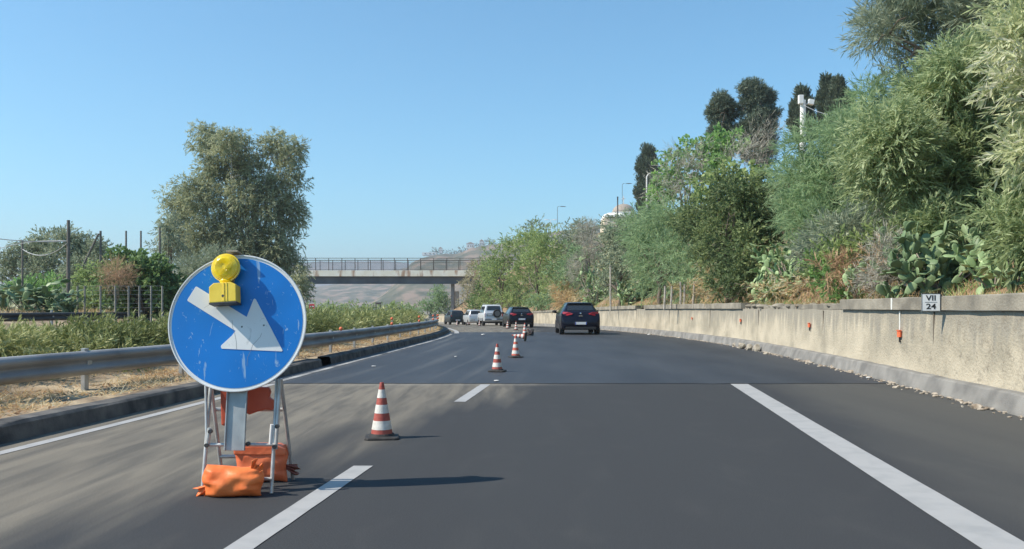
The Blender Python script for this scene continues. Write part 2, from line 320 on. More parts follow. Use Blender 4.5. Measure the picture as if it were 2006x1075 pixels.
ys = np.arange(-12, 135, 0.4); x = Rx(ys); z = gz(ys); rr = np.random.default_rng(8); j = (rr.random(len(ys)) - .5)
m = MB(); m.strip([[(x[i] + 0.20 + j[i] * .012, ys[i], z[i] + 0.18), (x[i] + 0.215 + j[i - 1] * .014, ys[i], z[i] + 0.5), (x[i] + 0.225 + j[i] * .012, ys[i], z[i] + 0.85), (x[i] + 0.24, ys[i], z[i] + WT + j[i] * .012), (x[i] + 0.60, ys[i], z[i] + WT + j[i] * .02), (x[i] + 0.60, ys[i], z[i] + .1)] for i in range(len(ys))])
m.build('wall', m_wall, wallT)
jm = MB()
for yj in np.arange(6.5, 90, 6.1): # vertical joints
    jm.box((float(Rx(yj)) + 0.224, yj, float(gz(yj)) + 0.67), (0.012, 0.028, 0.93))
jm.build('joint', M('joint_grime', (0.13, 0.11, 0.085), rough=0.95), wallT)
def coping(ya, yb, th, over=0.07, h0=WT, seed=0):
    ys = np.linspace(ya, yb, max(3, int((yb - ya) / 0.35))); r = np.random.default_rng(int(seed)); x = Rx(ys); z = gz(ys); m = MB(); rows = []
    for i in range(len(ys)):
        q = (r.random(4) - .5) * 0.018; e = (x[i] + 0.24 - over, z[i] + h0 + 0.004)
        rows.append([(e[0] + q[0], ys[i], e[1]), (e[0] + q[1] * .7, ys[i], e[1] + th), (e[0] + .03, ys[i], e[1] + th + .012 + q[2]), (x[i] + 0.62, ys[i], e[1] + th + .01 + q[3]), (x[i] + 0.62, ys[i], e[1]), (e[0] + q[0], ys[i], e[1])])
    m.strip(rows)
    for k in (0, -1): m.add(rows[k][:5], [(0, 1, 2, 3, 4)])
    return m.build('coping', m_cap, wallT)
coping(-12, 6.4, 0.185, seed=1); coping(6.43, 12.2, 0.185, seed=2); coping(12.23, 17.3, 0.18, seed=3)
coping(17.4, 21.5, 0.10, 0.0, seed=4); coping(21.6, 26.6, 0.07, -0.05, seed=5)
coping(26.7, 33.0, 0.17, seed=6); coping(33.03, 41.5, 0.17, seed=7); coping(43.2, 52, 0.17, seed=8); coping(52.1, 62, 0.15, 0.05, seed=9); coping(63, 82, 0.15, 0.05, seed=10); coping(82.1, 128, 0.15, 0.05, seed=11)
# white drip stripe on wall below the first orange marker
m = MB(); m.box((float(Rx(14.25)) + 0.165, 14.25, WT + .1), (0.012, 0.045, 0.19)); m.box((float(Rx(14.0)) + 0.222, 14.02, 0.99), (0.012, 0.03, 0.3)); m.build('paint_stripe', M('whitewash', (.7, .7, .66)), wallT)
# ragged broken concrete edge where coping is missing
def rock(m, c, r, seed, flat=0.6):
    g = np.random.default_rng(seed); bm = bmesh.new(); bmesh.ops.create_icosphere(bm, subdivisions=2, radius=1)
    d = g.normal(size=(7, 3)); d /= np.linalg.norm(d, axis=1)[:, None]; o = 0.45 + 0.45 * g.random(7); s = 0.7 + 0.6 * g.random(3)
    vs = []
    for v in bm.verts:
        p = np.array(v.co)
        for k in range(7):
            t = p @ d[k]
            if t > o[k]: p = p - (t - o[k]) * d[k]
        p = p * s * r; vs.append((c[0] + p[0], c[1] + p[1], c[2] + p[2] * flat))
    fs = [tuple(v.index for v in f.verts) for f in bm.faces]; bm.free(); m.add(vs, fs)
m = MB(); g = np.random.default_rng(3)
for k in range(26):
    y = 17.5 + 9.2 * g.random(); rock(m, (float(Rx(y)) + 0.30 + 0.2 * g.random(), y, WT + 0.07), 0.10 + 0.09 * g.random(), k, 0.45)
m.build('broken_edge', m_cap, wallT)

# kilometre plate VII / 24
def text_mesh(s, size, mat, parent, name, loc, rot, ext=0.001, cond=1.0):
    cu = bpy.data.curves.new(name, 'FONT'); cu.body = s; cu.size = size; cu.extrude = ext; cu.align_x = 'CENTER'; cu.align_y = 'CENTER'; cu.offset = size * 0.018
    t = bpy.data.objects.new(name, cu); C.objects.link(t); bpy.context.view_layer.update()
    me = bpy.data.meshes.new_from_object(t.evaluated_get(bpy.context.evaluated_depsgraph_get())); bpy.data.objects.remove(t)
    me.materials.clear(); me.materials.append(mat); o = bpy.data.objects.new(name, me); C.objects.link(o); o.parent = parent
    o.location = loc; o.rotation_euler = rot; o.scale = (cond, 1, 1); return o
m_black = M('sign_black', (0.015, 0.015, 0.015), rough=0.5)
m_signwhite = M('plate_white', (0.62, 0.63, 0.63), (0.72, 0.73, 0.72), 8, 0.5)
yk = 12.2; kp = thing('kilometre_plate', 'small square white plate reading VII over 24, standing at the edge of the wall top', 'sign', (float(Rx(yk)) + 0.03, yk, 1.145), R(-12))
MB().box((0, 0, 0.125), (0.25, 0.012, 0.255)).build('plate', m_signwhite, kp, bevel=0.003)
f = MB()
for a, b, c, d in ((0, .004, .25, .008), (0, .249, .25, .008), (-.121, .1265, .008, .237), (.121, .1265, .008, .237)): f.box((a, -.0075, b), (c, .003, d))
f.box((0, -.0075, .128), (.16, .003, .004)); f.build('border', m_black, kp)
text_mesh('VII', 0.105, m_black, kp, 'numeral', (0, -.008, .185), (R(90), 0, 0), cond=1.15)
text_mesh('24', 0.105, m_black, kp, 'number', (0, -.008, .066), (R(90), 0, 0), cond=1.25)
MB().tube([(0.135, 0.02, 0.02), (0.135, 0.06, 0.24)], 0.02).build('bracket', M('bracket_dark', (.08, .07, .06)), kp)

m_orange = M('orange_reflector', (0.72, 0.13, 0.05), (0.82, 0.20, 0.08), 20, 0.5)
def wall_marker(y, zc, s, label, extra=True):
    t = thing('wall_reflector', label, 'reflector', (float(Rx(y)) + 0.2, y, zc), R(0), 'orange reflectors fixed along the wall')
    MB().box((-0.015, 0, 0), (0.03, s, s * 1.15)).box((-0.02, 0, s * .5), (0.045, s * 1.1, .012)).build('reflector', m_orange, t, bevel=0.004)
    if extra: MB().box((0.0, .02, -s * 0.9), (0.02, 0.018, s * 0.8)).box((0.0, .01, -s * 1.3), (0.02, 0.03, s * 0.25)).build('bracket', m_dark, t)
wall_marker(13.95, 0.78, 0.10, 'nearest bright orange reflector on the wall, left of the VII 24 plate')
wall_marker(19.7, 0.80, 0.09, 'second orange reflector on the wall counting from the right, below the broken coping')
wall_marker(26.8, 0.80, 0.085, 'third orange reflector on the wall counting from the right, smaller looking')
wall_marker(33.3, 0.78, 0.075, 'fourth and farthest faded orange reflector on the wall, nearest the dark hatchback', False)

# rubble and litter
m_rub = M('rubble', (0.26, 0.23, 0.19), (0.48, 0.43, 0.34), 5, 0.9, 0.6)
rubs = [(1452, 683, .16, 'largest pale rubble lump at the foot of the wall'), (1468, 686, .13, 'rounded rubble lump beside the largest one at the wall foot'), (1483, 688, .15, 'tilted pale slab of rubble nearest the camera at the wall foot'), (1440, 678, .10, 'small rubble piece at the far side of the rubble pile by the wall'), (1500, 694, .07, 'small stone fallen to the right of the rubble pile by the wall')]
for k, (px, py, r_, lb) in enumerate(rubs):
    p = G(px, py); m = MB(); rock(m, (0, 0, 0), r_, 40 + k, 0.8); o = m.build('rubble_stone', m_rub); o.location = (min(p.x, float(Rx(p.y)) + .02), p.y, r_ * .45); tag(o, lb, 'stone', 'rubble at the foot of the wall')
m = MB(); g = np.random.default_rng(12)
for k in range(900):
    y = 5 + 45 * g.random() ** 1.3; dx = -abs(g.normal()) * 0.10 + 0.03; s = 0.012 + 0.03 * g.random() ** 2
    if y > 16 and y < 34 and g.random() < .5: dx -= 0.06 * g.random()
    rock_c = (float(Rx(y)) + dx, y, float(gz(y)) + s * .3); rock(m, rock_c, s * (2.0 if g.random() < .06 else 1), k, 0.5)
tag(m.build('roadside_litter', M('pale_litter', (0.24, 0.19, 0.14), (0.5, 0.44, 0.36), 9, 0.9)), 'pale grit and leaf litter lying along the kerb under the wall', 'litter', kind='stuff')
for k, (px, py, s, lb) in enumerate([(893, 700, .05, 'white scrap lying on the fresh asphalt left of the second cone'), (732, 719, .05, 'white scrap on the fresh asphalt near the guardrail'), (972, 748, .04, 'white scrap on the asphalt joint below the second cone'), (946, 656, .09, 'white scrap on the far edge of the fresh asphalt'), (1271, 656, .08, 'white scrap at the far right edge of the fresh asphalt'), (1700, 742, .05, 'white scrap on the fresh asphalt near the wall')]):
    p = G(px, py); m = MB(); rock(m, (0, 0, 0), s, 90 + k, 0.25); o = m.build('litter_scrap', M('scrap_white', (.6, .6, .58))); o.location = (p.x, p.y, .018 + s * .1); tag(o, lb, 'litter', 'white scraps on the road')

# ---------------------------------------------------------------- guardrails
prof = [(0, 0.0), (0.012, 0.012), (0.075, 0.045), (0.082, 0.075), (0.075, 0.10), (0.02, 0.135), (0.012, 0.155), (0.02, 0.175), (0.075, 0.21), (0.082, 0.235), (0.075, 0.265), (0.02, 0.298), (-0.012, 0.306)]
def guardrail(name, label, bx, ya, yb, ztop, spacing, side=1, post_from=None, mat=m_galv, below=.6):
    t = thing(name, label, 'guardrail'); ys = stations(ya, yb); X = bx(ys); Z = gz(ys); m = MB()
    m.strip([[(X[i] + side * (d - 0.08), ys[i], Z[i] + ztop - 0.306 + h) for d, h in prof] for i in range(len(ys))])
    b = m.build('rail', mat, t, smooth=True); b.modifiers.new('thickness', 'SOLIDIFY').thickness = 0.004
    base = None; y = post_from or ya
    while y < yb:
        x = float(bx(y)); z0 = float(gz(y))
        if base is None:
            pm = MB(); pm.box((0, 0, (ztop - .04 - (ztop - below)) / 2 - below / 2 + .05), (0.05, 0.11, below + .1)); pm.box((.03, 0, 0.16), (0.08, 0.1, 0.16))
            base = pm.build('post', m_galv2, t, bevel=0.004); o = base
        else: o = base.copy(); C.objects.link(o)
        o.parent = t; o.location = (x - side * 0.12, y, z0 + ztop - .35); y += spacing
    return t
guardrail('guardrail', 'grey galvanised guardrail beside the left edge of the road in front of the hedge', Gx, -10, 150, 0.65, 2.25, 1, 8.8)
guardrail('guardrail', 'dark guardrail on the far side of the opposite carriageway below the prickly pears', lambda y: Lx(y) - 14.3, 5, 160, 1.02, 4.0, 1, below=.7, mat=M('shaded_steel', (.035, .033, .032), (.07, .065, .06), 2, .7))  # near-black steel: the shade on the rail's facing side is in the colour
# double orange delineators on the near rail
for k, (y, n_, lb) in enumerate([(27.0, 2, 'nearest stacked pair of orange reflectors above the guardrail'), (33.0, 2, 'second stacked pair of orange reflectors above the guardrail'), (38.5, 2, 'third stacked pair of orange reflectors above the guardrail'), (42.5, 2, 'fourth stacked pair of orange reflectors at the bend of the guardrail'), (46, 2, 'farthest stacked pair of orange reflectors at the bend of the guardrail'), (20.6, 1, 'single low orange reflector on top of the guardrail next to the round sign')]):
    t = thing('rail_reflector', lb, 'reflector', (float(Gx(y)) - 0.02, y, float(gz(y)) + 0.65), 0, 'orange reflectors on the guardrail')
    MB().box((0, 0, .12 if n_ > 1 else .02), (.03, .02, .24 if n_ > 1 else .05)).build('bracket', m_galv2, t)
    for q in range(n_): MB().lathe([(0.0, -.025), (.040, -.022), (.047, 0), (.040, .022), (0, .025)], 14, Matrix.Translation((0, -.03, .05 + q * .155 if n_ > 1 else .045)) @ Matrix.Rotation(R(90), 4, 'X')).build('reflector', m_orange, t, smooth=True)

_yy = np.arange(-14, 250, .25); _rx = Rx(_yy); RXT = lambda y: np.interp(y, _yy, _rx); _lx = Lx(_yy); LXT = lambda y: np.interp(y, _yy, _lx)
# ---------------------------------------------------------------- foliage tools
def leaf_object(name, c, d, wv, L, W, mat, parent=None):
    """one kite shaped face per leaf; c base points, d directions, wv width directions"""
    N = len(c); L = np.asarray(L).reshape(-1, 1) * np.ones((N, 1)); W = np.asarray(W).reshape(-1, 1) * np.ones((N, 1))
    v = np.empty((N, 4, 3), np.float32); v[:, 0] = c; v[:, 1] = c + d * L * 0.45 + wv * W / 2; v[:, 2] = c + d * L; v[:, 3] = c + d * L * 0.45 - wv * W / 2
    me = bpy.data.meshes.new(name); me.vertices.add(4 * N); me.vertices.foreach_set('co', v.ravel())
    me.loops.add(4 * N); me.loops.foreach_set('vertex_index', np.arange(4 * N, dtype=np.int32))
    me.polygons.add(N); me.polygons.foreach_set('loop_start', np.arange(0, 4 * N, 4, dtype=np.int32))
    me.update(calc_edges=True); me.materials.append(mat); o = bpy.data.objects.new(name, me); C.objects.link(o)
    if parent: o.parent = parent
    return o
def unit(a): return a / (np.linalg.norm(a, axis=-1, keepdims=True) + 1e-9)
STY = dict(   # leaf length, width, leaves per twig, twig length, spread, droop, up bias, twig jitter
    lance=(0.17, 0.030, 16, 0.50, 0.75, 0.30, 0.25, 0.6),
    fine=(0.16, 0.017, 18, 0.45, 0.6, 0.35, 0.25, 0.8),
    small=(0.09, 0.040, 14, 0.30, 0.9, 0.15, 0.25, 0.9),
    broad=(0.15, 0.11, 9, 0.30, 1.0, 0.25, 0.25, 0.8),
    euc=(0.20, 0.05, 14, 0.55, 0.8, 0.55, 0.15, 0.9),
    cyp=(0.16, 0.045, 10, 0.30, 0.4, -0.2, 1.2, 0.4),
    pine=(0.20, 0.03, 16, 0.30, 1.0, 0.0, 0.5, 0.8),
    twig=(0.35, 0.014, 7, 0.5, 0.8, 0.0, 0.5, 0.9))
def foliage(name, lobes, style, mat, parent, dens, seed, sc=1.0, sub=9, subr=0.42, inner=0.5):
    r = np.random.default_rng(seed); L, W, nl, tl, spr, droop, upb, jit = STY[style]; L *= sc; W *= sc; tl *= sc
    cs, rs = [], []
    for (x, y, z, a, b, c_) in lobes:
        k = max(3, int(sub)); d = unit(r.normal(size=(k, 3))); q = (0.45 + 0.5 * r.random((k, 1)))
        cs.append(np.array([[x, y, z]]) + d * q * np.array([[a, b, c_]])); rs.append(np.array([[a, b, c_]]) * (subr * (0.6 + 0.7 * r.random((k, 1)))))
        cs.append(np.array([[x, y, z]])); rs.append(np.array([[a, b, c_]]) * 0.62)
    cs = np.vstack(cs); rs = np.vstack(rs); area = rs[:, 0] * rs[:, 2] + rs[:, 1] * rs[:, 2]
    n = np.maximum(3, (dens * area / (sc * sc)).astype(int)); idx = np.repeat(np.arange(len(cs)), n); T = len(idx)
    d = unit(r.normal(size=(T, 3))); q = inner + (1.0 - inner) * r.random((T, 1)) ** 0.6
    o = cs[idx] + d * q * rs[idx]
    td = unit(d + np.array([[0, 0, upb]]) + r.normal(size=(T, 3)) * jit * 0.5)
    t = (np.arange(nl) + .5) / nl; t = t[None, :, None]
    pos = o[:, None, :] + td[:, None, :] * t * tl + np.array([0, 0, -1]) * (t ** 2) * tl * droop * 0.7
    ld = unit(td[:, None, :] + r.normal(size=(T, nl, 3)) * spr * 0.6 + np.array([0, 0, -1]) * droop)
    pos = pos.reshape(-1, 3); ld = ld.reshape(-1, 3)
    nrm = np.repeat(d, nl, axis=0) + np.array([[0, 0, .45]]) + r.normal(size=ld.shape) * .55; wv = unit(np.cross(ld, nrm))
    s = 0.65 + 0.7 * r.random(len(pos))
    return leaf_object(name, pos, ld, wv, L * s, W * s, mat, parent), cs, rs
def limbs(m, base, targets, r0, seed, forks=0.35, wob=0.06, n=6):
    g = np.random.default_rng(seed); base = np.array(base, float)
    tg = [np.array(t, float) for t in targets]; mid = np.mean(tg, axis=0); split = base + (mid - base) * forks
    m.tube([base + [0, 0, -.3], base + (split - base) * .5 + g.normal(size=3) * wob, split], [r0 * 1.25, r0, r0 * .85], n)
    for t in tg:
        t = split + (t - split) * .88; v = t - split; ln = np.linalg.norm(v); pts = [split]; rad = [r0 * .6]
        for k in (0.33, 0.66, 1.0): pts.append(split + v * k + g.normal(size=3) * wob * ln * .6 * (1 if k < 1 else 0) + np.array([0, 0, .08 * ln * math.sin(k * math.pi)])); rad.append(r0 * .6 * (1 - k * .85))
        m.tube(pts, rad, n)
        for q in range(3):
            a = pts[1 + q % 3]; b = a + unit(g.normal(size=3) - .0 * v) * ln * .16; m.tube([a, (np.array(a) + b) / 2 + g.normal(size=3) * .03 * ln, b], [r0 * .22, r0 * .14, r0 * .05], 5)
def px_lobes(spec, Y, seed, dj=0.8, depth=1.0):
    """spec: (px, py, radius px[, radius y px]) read off at distance Y; depth spread is real"""
    g = np.random.default_rng(seed); out = []
    for s in spec:
        px, py, ra = s[:3]; rb = s[3] if len(s) > 3 else ra
        y = Y + (g.random() - .5) * 2 * dj
        if Y < 130 and px > 900:                      # everything on the right stands behind the wall
            while (px - CX) * y / F - 0.55 * ra * y / F < float(RXT(y)) + 0.35 and y < 125: y += 0.5
        p = P(px, py, y); k = y / F
        out.append((p.x, p.y, p.z, ra * k, (ra + rb) / 2 * k * depth, rb * k))
    return out
def ground_at(x, y):
    rx = float(HXf(y)); lx = float(Lx(y)); z0 = float(gz(y))
    if x > rx + 0.45: return z0 + slope_h(x - rx)
    if x < lx - 14: t = np.array([(-140, -1.2), (-60, .3), (-30, 1), (-20, 1.05), (-17, 1), (-15.2, .75), (-14, .23)]); return z0 + float(np.interp(x - lx, t[:, 0], t[:, 1]))
    if x < lx: return z0 + .2
    return z0
m_bark = M('bark', (0.09, 0.07, 0.055), (0.2, 0.165, 0.13), 6, 0.9, 0.8, stretch=(2, 2, .4))
m_barkpale = M('pale_bark', (0.28, 0.25, 0.21), (0.46, 0.42, 0.36), 4, 0.85, 0.5, stretch=(2, 2, .4))
m_deadwood = M('dead_wood', (0.16, 0.13, 0.11), (0.30, 0.26, 0.22), 6, 0.9, 0.5)
LM = dict(
    saligna=leafmat('lance_leaf', (0.11, 0.142, 0.062), (0.19, 0.23, 0.12), (0.28, 0.315, 0.195), 0.28),
    salpale=leafmat('pale_lance_leaf', (0.17, 0.20, 0.10), (0.30, 0.33, 0.19), (0.40, 0.42, 0.26), 0.25),
    feather=leafmat('feather_leaf', (0.09, 0.135, 0.07), (0.155, 0.215, 0.115), (0.21, 0.27, 0.15), 0.3),
    featherg=leafmat('grey_feather_leaf', (0.09, 0.11, 0.08), (0.15, 0.175, 0.12), (0.22, 0.24, 0.165), 0.25),
    euc=leafmat('eucalyptus_leaf', (0.105, 0.118, 0.068), (0.18, 0.195, 0.118), (0.265, 0.275, 0.185), 0.3),
    fig=leafmat('fig_leaf', (0.05, 0.085, 0.03), (0.085, 0.135, 0.05), (0.15, 0.20, 0.08), 0.25),
    carob=leafmat('carob_leaf', (0.045, 0.066, 0.030), (0.085, 0.115, 0.05), (0.17, 0.20, 0.085), 0.25),
    bright=leafmat('bright_leaf', (0.08, 0.14, 0.05), (0.13, 0.22, 0.075), (0.19, 0.28, 0.10), 0.32),
    olive=leafmat('olive_leaf', (0.09, 0.11, 0.075), (0.145, 0.17, 0.115), (0.22, 0.24, 0.165), 0.2),
    soft=leafmat('soft_leaf', (0.10, 0.135, 0.055), (0.165, 0.21, 0.085), (0.23, 0.27, 0.115), 0.3),
    cypress=leafmat('cypress_leaf', (0.028, 0.04, 0.026), (0.05, 0.066, 0.042), (0.075, 0.09, 0.06), 0.08),
    pine=leafmat('pine_leaf', (0.038, 0.055, 0.038), (0.065, 0.085, 0.06), (0.10, 0.12, 0.085), 0.08),
    hedge=leafmat('hedge_leaf', (0.07, 0.085, 0.03), (0.14, 0.16, 0.06), (0.25, 0.25, 0.12), 0.18),
    dry=leafmat('dry_leaf', (0.22, 0.13, 0.07), (0.38, 0.25, 0.13), (0.52, 0.41, 0.25), 0.2, 0.8),
    rust=leafmat('rust_leaf', (0.16, 0.10, 0.065), (0.25, 0.165, 0.10), (0.34, 0.25, 0.155), 0.2, 0.8),
    greytwig=leafmat('grey_twig', (0.13, 0.125, 0.105), (0.20, 0.19, 0.16), (0.28, 0.265, 0.225), 0.05, 0.9),
    browntwig=leafmat('brown_twig', (0.14, 0.13, 0.085), (0.22, 0.20, 0.13), (0.28, 0.26, 0.17), 0.15, 0.9))
def px_right(spec): return np.mean([q[0] for q in spec]) > 900
def plant(name, label, cat, spec, Y, style, lm, dens, seed, sc=1.0, trunk=m_bark, r0=0.12, group=None, dj=0.8, depth=1.0, sub=9, subr=.42, basex=None, wood=True, inner=.5, ntg=9, extra=None, basey=None):
    lob = px_lobes(spec, Y, seed, dj, depth); cx = np.mean([l[0] for l in lob]) if basex is None else P(basex, HY, Y).x
    by = float(np.mean([l[1] for l in lob])) if basey is None else basey
    if basex is not None: cx = P(basex, HY, by).x
    if px_right(spec) and Y < 130: cx = max(cx, float(RXT(by)) + .9)
    cx0 = cx; bz = ground_at(cx, by); t = thing(name, label, cat, (cx, by, bz), 0, group)
    loc = [(a - cx, b - by, c - bz, d, e, f_) for a, b, c, d, e, f_ in lob]
    o, cs, rs = foliage('crown' if wood and r0 > .05 else 'leaves', loc, style, LM[lm], t, dens, seed, sc, sub, subr, inner)
    if extra: 
        for st, l2, dn in extra: foliage('dead_twigs', loc, st, LM[l2], t, dn, seed + 77, sc, sub, subr, .3)
    if wood:
        g = np.random.default_rng(seed + 1); pick = g.choice(len(cs), min(len(cs), ntg), replace=False); m = MB(); limbs(m, (0, 0, 0), [cs[i] for i in pick], r0, seed); m.build('trunk' if r0 > .05 else 'stems', trunk, t, smooth=True)
    return t

# prickly pears --------------------------------------------------------------
m_pad = leafmat('cactus_pad', (0.085, 0.13, 0.06), (0.15, 0.205, 0.10), (0.24, 0.29, 0.16), 0.05, 0.5)
m_padd = leafmat('dark_cactus_pad', (0.05, 0.08, 0.04), (0.09, 0.13, 0.065), (0.16, 0.20, 0.11), 0.05, 0.5)
_bm = bmesh.new(); bmesh.ops.create_uvsphere(_bm, u_segments=10, v_segments=7, radius=1)
PADV = np.array([v.co[:] for v in _bm.verts]); PADF = [tuple(v.index for v in f.verts) for f in _bm.faces]; _bm.free()
PADV[:, 0] *= (0.72 + 0.28 * np.clip(PADV[:, 2] + .4, 0, 1)); PADV[:, 1] *= 0.13
def cactus(label, cx, Y, wpx, hpx_top, hpx_bot, npad, seed, size=0.17, mat=m_pad, dep=1.0, lob=None, base=None):
    right = cx > 900
    while right and (cx - wpx * .45 - CX) * Y / F < float(RXT(Y)) + .5 and Y < 120: Y += .5
    g = np.random.default_rng(seed); p0 = P(cx, HY, Y); bz = ground_at(p0.x, Y); hx = wpx / 2 * Y / F
    t = thing('prickly_pear', label, 'cactus', (p0.x, Y, bz), 0, 'prickly pears'); ztop = P(0, hpx_top, Y).z - bz; zbot = min(P(0, hpx_bot, Y).z - bz, ztop - .3)
    V, Fc = [], []; nv = 0; zs = max(0.0, zbot); tips = []
    def add(base, up, yaw, s):
        nonlocal nv
        up = up / np.linalg.norm(up); a = np.array([math.cos(yaw), math.sin(yaw), 0]); a = a - up * (a @ up); a /= np.linalg.norm(a); b = np.cross(up, a)
        v = base + (PADV[:, :1] * a * .72 + PADV[:, 1:2] * b + (PADV[:, 2:] + .93) * up) * s
        V.append(v); Fc.extend([tuple(i + nv for i in f) for f in PADF]); nv += len(PADV); return base + up * s * 1.85, a
    k = 0; starts = max(8, npad // 9); hx *= .97
    front = []
    for i in range(starts):
        x = (g.random() * 2 - 1) * hx * .85; y = (g.random() * 2 - 1) * hx * dep * .6 if not right else g.random() * hx * 1.2; z = max(0, zs) * (1 if g.random() < .6 else 0) + (g.random() * (ztop - zs) * .55)
        z = max(z if i % 2 else -9, ground_at(x + p0.x, y + Y) - bz)
        if right and x + p0.x < float(RXT(y + Y)) + .6: x = float(RXT(y + Y)) + .7 - p0.x
        front.append((np.array([x, y, z]), np.array([g.normal() * .35, g.normal() * .35, 1.0]), g.random() * 6.3, size * (1.1 + .2 * g.random())))
    roots = [q[0].copy() for q in front]
    while k < npad and front:
        b_, up, yaw, s = front.pop(int(g.random() * len(front))); tip, a = add(b_, up, yaw, s); k += 1
        u = up / np.linalg.norm(up)
        for q in range(g.choice([1, 2, 2, 3])):
            off = (g.random() * 2 - 1); nb = tip - u * s * .12 * abs(off) * 3 + a * s * .55 * off
            nu = u * .8 + a * off * .8 + g.normal(size=3) * .35; nu[2] = max(nu[2], -.1)
            if right and nb[0] + p0.x < float(RXT(nb[1] + Y)) + .6: continue
            gzl = ground_at(nb[0] + p0.x, nb[1] + Y) - bz
            if nb[2] < gzl - .05: nb[2] = gzl
            if nb[2] > ztop - size or abs(nb[0]) > hx * 1.05:
                if g.random() < .8: continue
            front.append((nb, nu, yaw + g.normal() * .9, size * (0.7 + .5 * g.random())))
        if not front:
            x = (g.random() * 1.9 - .9) * hx; front.append((np.array([x, (g.random() - .1) * hx * dep, max(ground_at(x + p0.x, Y) - bz, zs + g.random() * (ztop - zs) * .7)]), np.array([g.normal() * .4, g.normal() * .4, 1]), g.random() * 6, size)); roots.append(front[-1][0].copy())
    st_ = MB(); org = np.array([0.0, .1, 0.0])
    for q in roots:                                   # woody stems join the pads to the foot of the plant
        mid = (q + org) / 2; mid[2] = max(min(mid[2], q[2]), ground_at(mid[0] + p0.x, mid[1] + Y) - bz + .02); st_.tube([org, mid, q + np.array([0, 0, size * .2])], [size * .16, size * .11, size * .09], 5)
    V.append(np.array(st_.v)); Fc.extend([tuple(i + nv for i in f) for f in st_.f]); nv += len(st_.v)
    me = bpy.data.meshes.new('pads'); me.from_pydata(np.vstack(V).tolist(), [], Fc); me.materials.append(mat); me.materials.append(m_deadwood); me.polygons.foreach_set('material_index', [0] * (len(Fc) - len(st_.f)) + [1] * len(st_.f)); me.polygons.foreach_set('use_smooth', [True] * len(me.polygons)); o = bpy.data.objects.new('pads', me); C.objects.link(o); o.parent = t
    return t

# ---------------------------------------------------------------- right hand vegetation
SH = 'shrubs growing on the right hand slope'; TR = 'trees growing on the right hand slope'
# feathery grey-green tree at top right corner
plant('feathery_tree', 'tall grey-green feathery tree leaning over the top right corner', 'tree', [(1760, 40, 75, 60), (1720, 60, 50, 40), (1850, -10, 100, 80), (1870, 90, 80, 60), (1940, 30, 90, 80), (1790, 110, 60, 45), (2010, 100, 90, 90), (1780, -60, 90, 60), (1930, -90, 100, 70), (2050, -20, 120, 100), (1840, 160, 50, 40), (1950, 170, 90, 70)], 25, 'fine', 'featherg', 180, 101, 1.3, subr=.34, r0=.16, group=TR, basex=1950, dj=1.6, sub=12)
plant('broadleaf_willow', 'big yellow-green narrow leaved tree filling the right side above the kilometre plate', 'tree', [(1760, 260, 75, 60), (1720, 320, 60, 45), (1840, 200, 80, 60), (1900, 150, 80, 65), (1850, 300, 100, 80), (1940, 270, 100, 90), (2000, 200, 90, 80), (1770, 350, 90, 50), (1900, 390, 110, 70), (2000, 380, 100, 80), (1830, 440, 70, 45), (1960, 120, 60, 60), (2040, 300, 90, 110), (1960, 440, 80, 45), (1880, 330, 60, 50), (1850, 385, 60, 40), (1800, 250, 50, 45)], 17.5, 'lance', 'saligna', 190, 102, 0.85, subr=.36, r0=.10, group=TR, dj=.8, basex=1900, sub=18)
plant('narrowleaf_shrub', 'pale silvery long leaved shrub at the upper right edge nearest the camera', 'shrub', [(2000, 60, 50, 70), (1990, 150, 45, 40), (2040, 180, 60, 60), (2050, 60, 60, 80), (1975, 10, 35, 30), (2060, 280, 70, 60)], 12.2, 'lance', 'salpale', 190, 103, 0.95, r0=.05, group=SH, dj=.3, basex=2090, sub=8, ntg=6)
plant('narrowleaf_shrub', 'yellow-green drooping narrow leaved shrub at the right edge above the coping', 'shrub', [(1985, 410, 50, 25), (1940, 425, 35, 16), (2030, 440, 60, 45), (1990, 480, 40, 30)], 12.6, 'lance', 'saligna', 220, 104, 0.75, r0=.03, group=SH, dj=.3, basex=2060, sub=8, ntg=6)
plant('feathery_tree', 'blue-green feathery tree left of the big yellow-green tree', 'tree', [(1600, 290, 60, 50), (1570, 350, 50, 50), (1650, 260, 60, 40), (1640, 350, 80, 60), (1700, 230, 55, 45), (1620, 430, 75, 50), (1690, 400, 60, 60), (1570, 420, 45, 50), (1720, 190, 50, 40), (1700, 300, 60, 60)], 26, 'fine', 'feather', 210, 105, 1.25, subr=.34, r0=.13, group=TR, dj=1.4, sub=11)
plant('wattle_shrub', 'grey-green leafy shrub between the feathery tree and the dead brush', 'shrub', [(1700, 440, 45, 40), (1650, 470, 45, 40), (1740, 410, 50, 30), (1790, 440, 50, 35), (1610, 500, 40, 35)], 21.5, 'lance', 'featherg', 190, 106, 1.0, r0=.06, group=SH, dj=.7, sub=9)
plant('carob_shrub', 'dense dark shrub with yellow-green top behind the thin wooden stakes', 'shrub', [(1420, 400, 60, 50), (1460, 380, 50, 40), (1380, 430, 50, 45), (1440, 460, 70, 60), (1390, 490, 45, 40), (1470, 500, 40, 60), (1430, 545, 50, 35), (1490, 430, 35, 50), (1350, 440, 30, 35), (1420, 350, 40, 20), (1460, 560, 45, 25)], 30, 'small', 'carob', 130, 107, 1.3, r0=.10, group=SH, dj=1.0, sub=12)
plant('laurel_shrub', 'yellow-green shrub crowning the dark one near the centre of the slope', 'shrub', [(1440, 345, 45, 25), (1490, 350, 30, 30), (1400, 370, 40, 22), (1460, 375, 45, 25)], 31, 'broad', 'soft', 60, 108, 1.0, r0=.06, group=SH, dj=.8, sub=8)
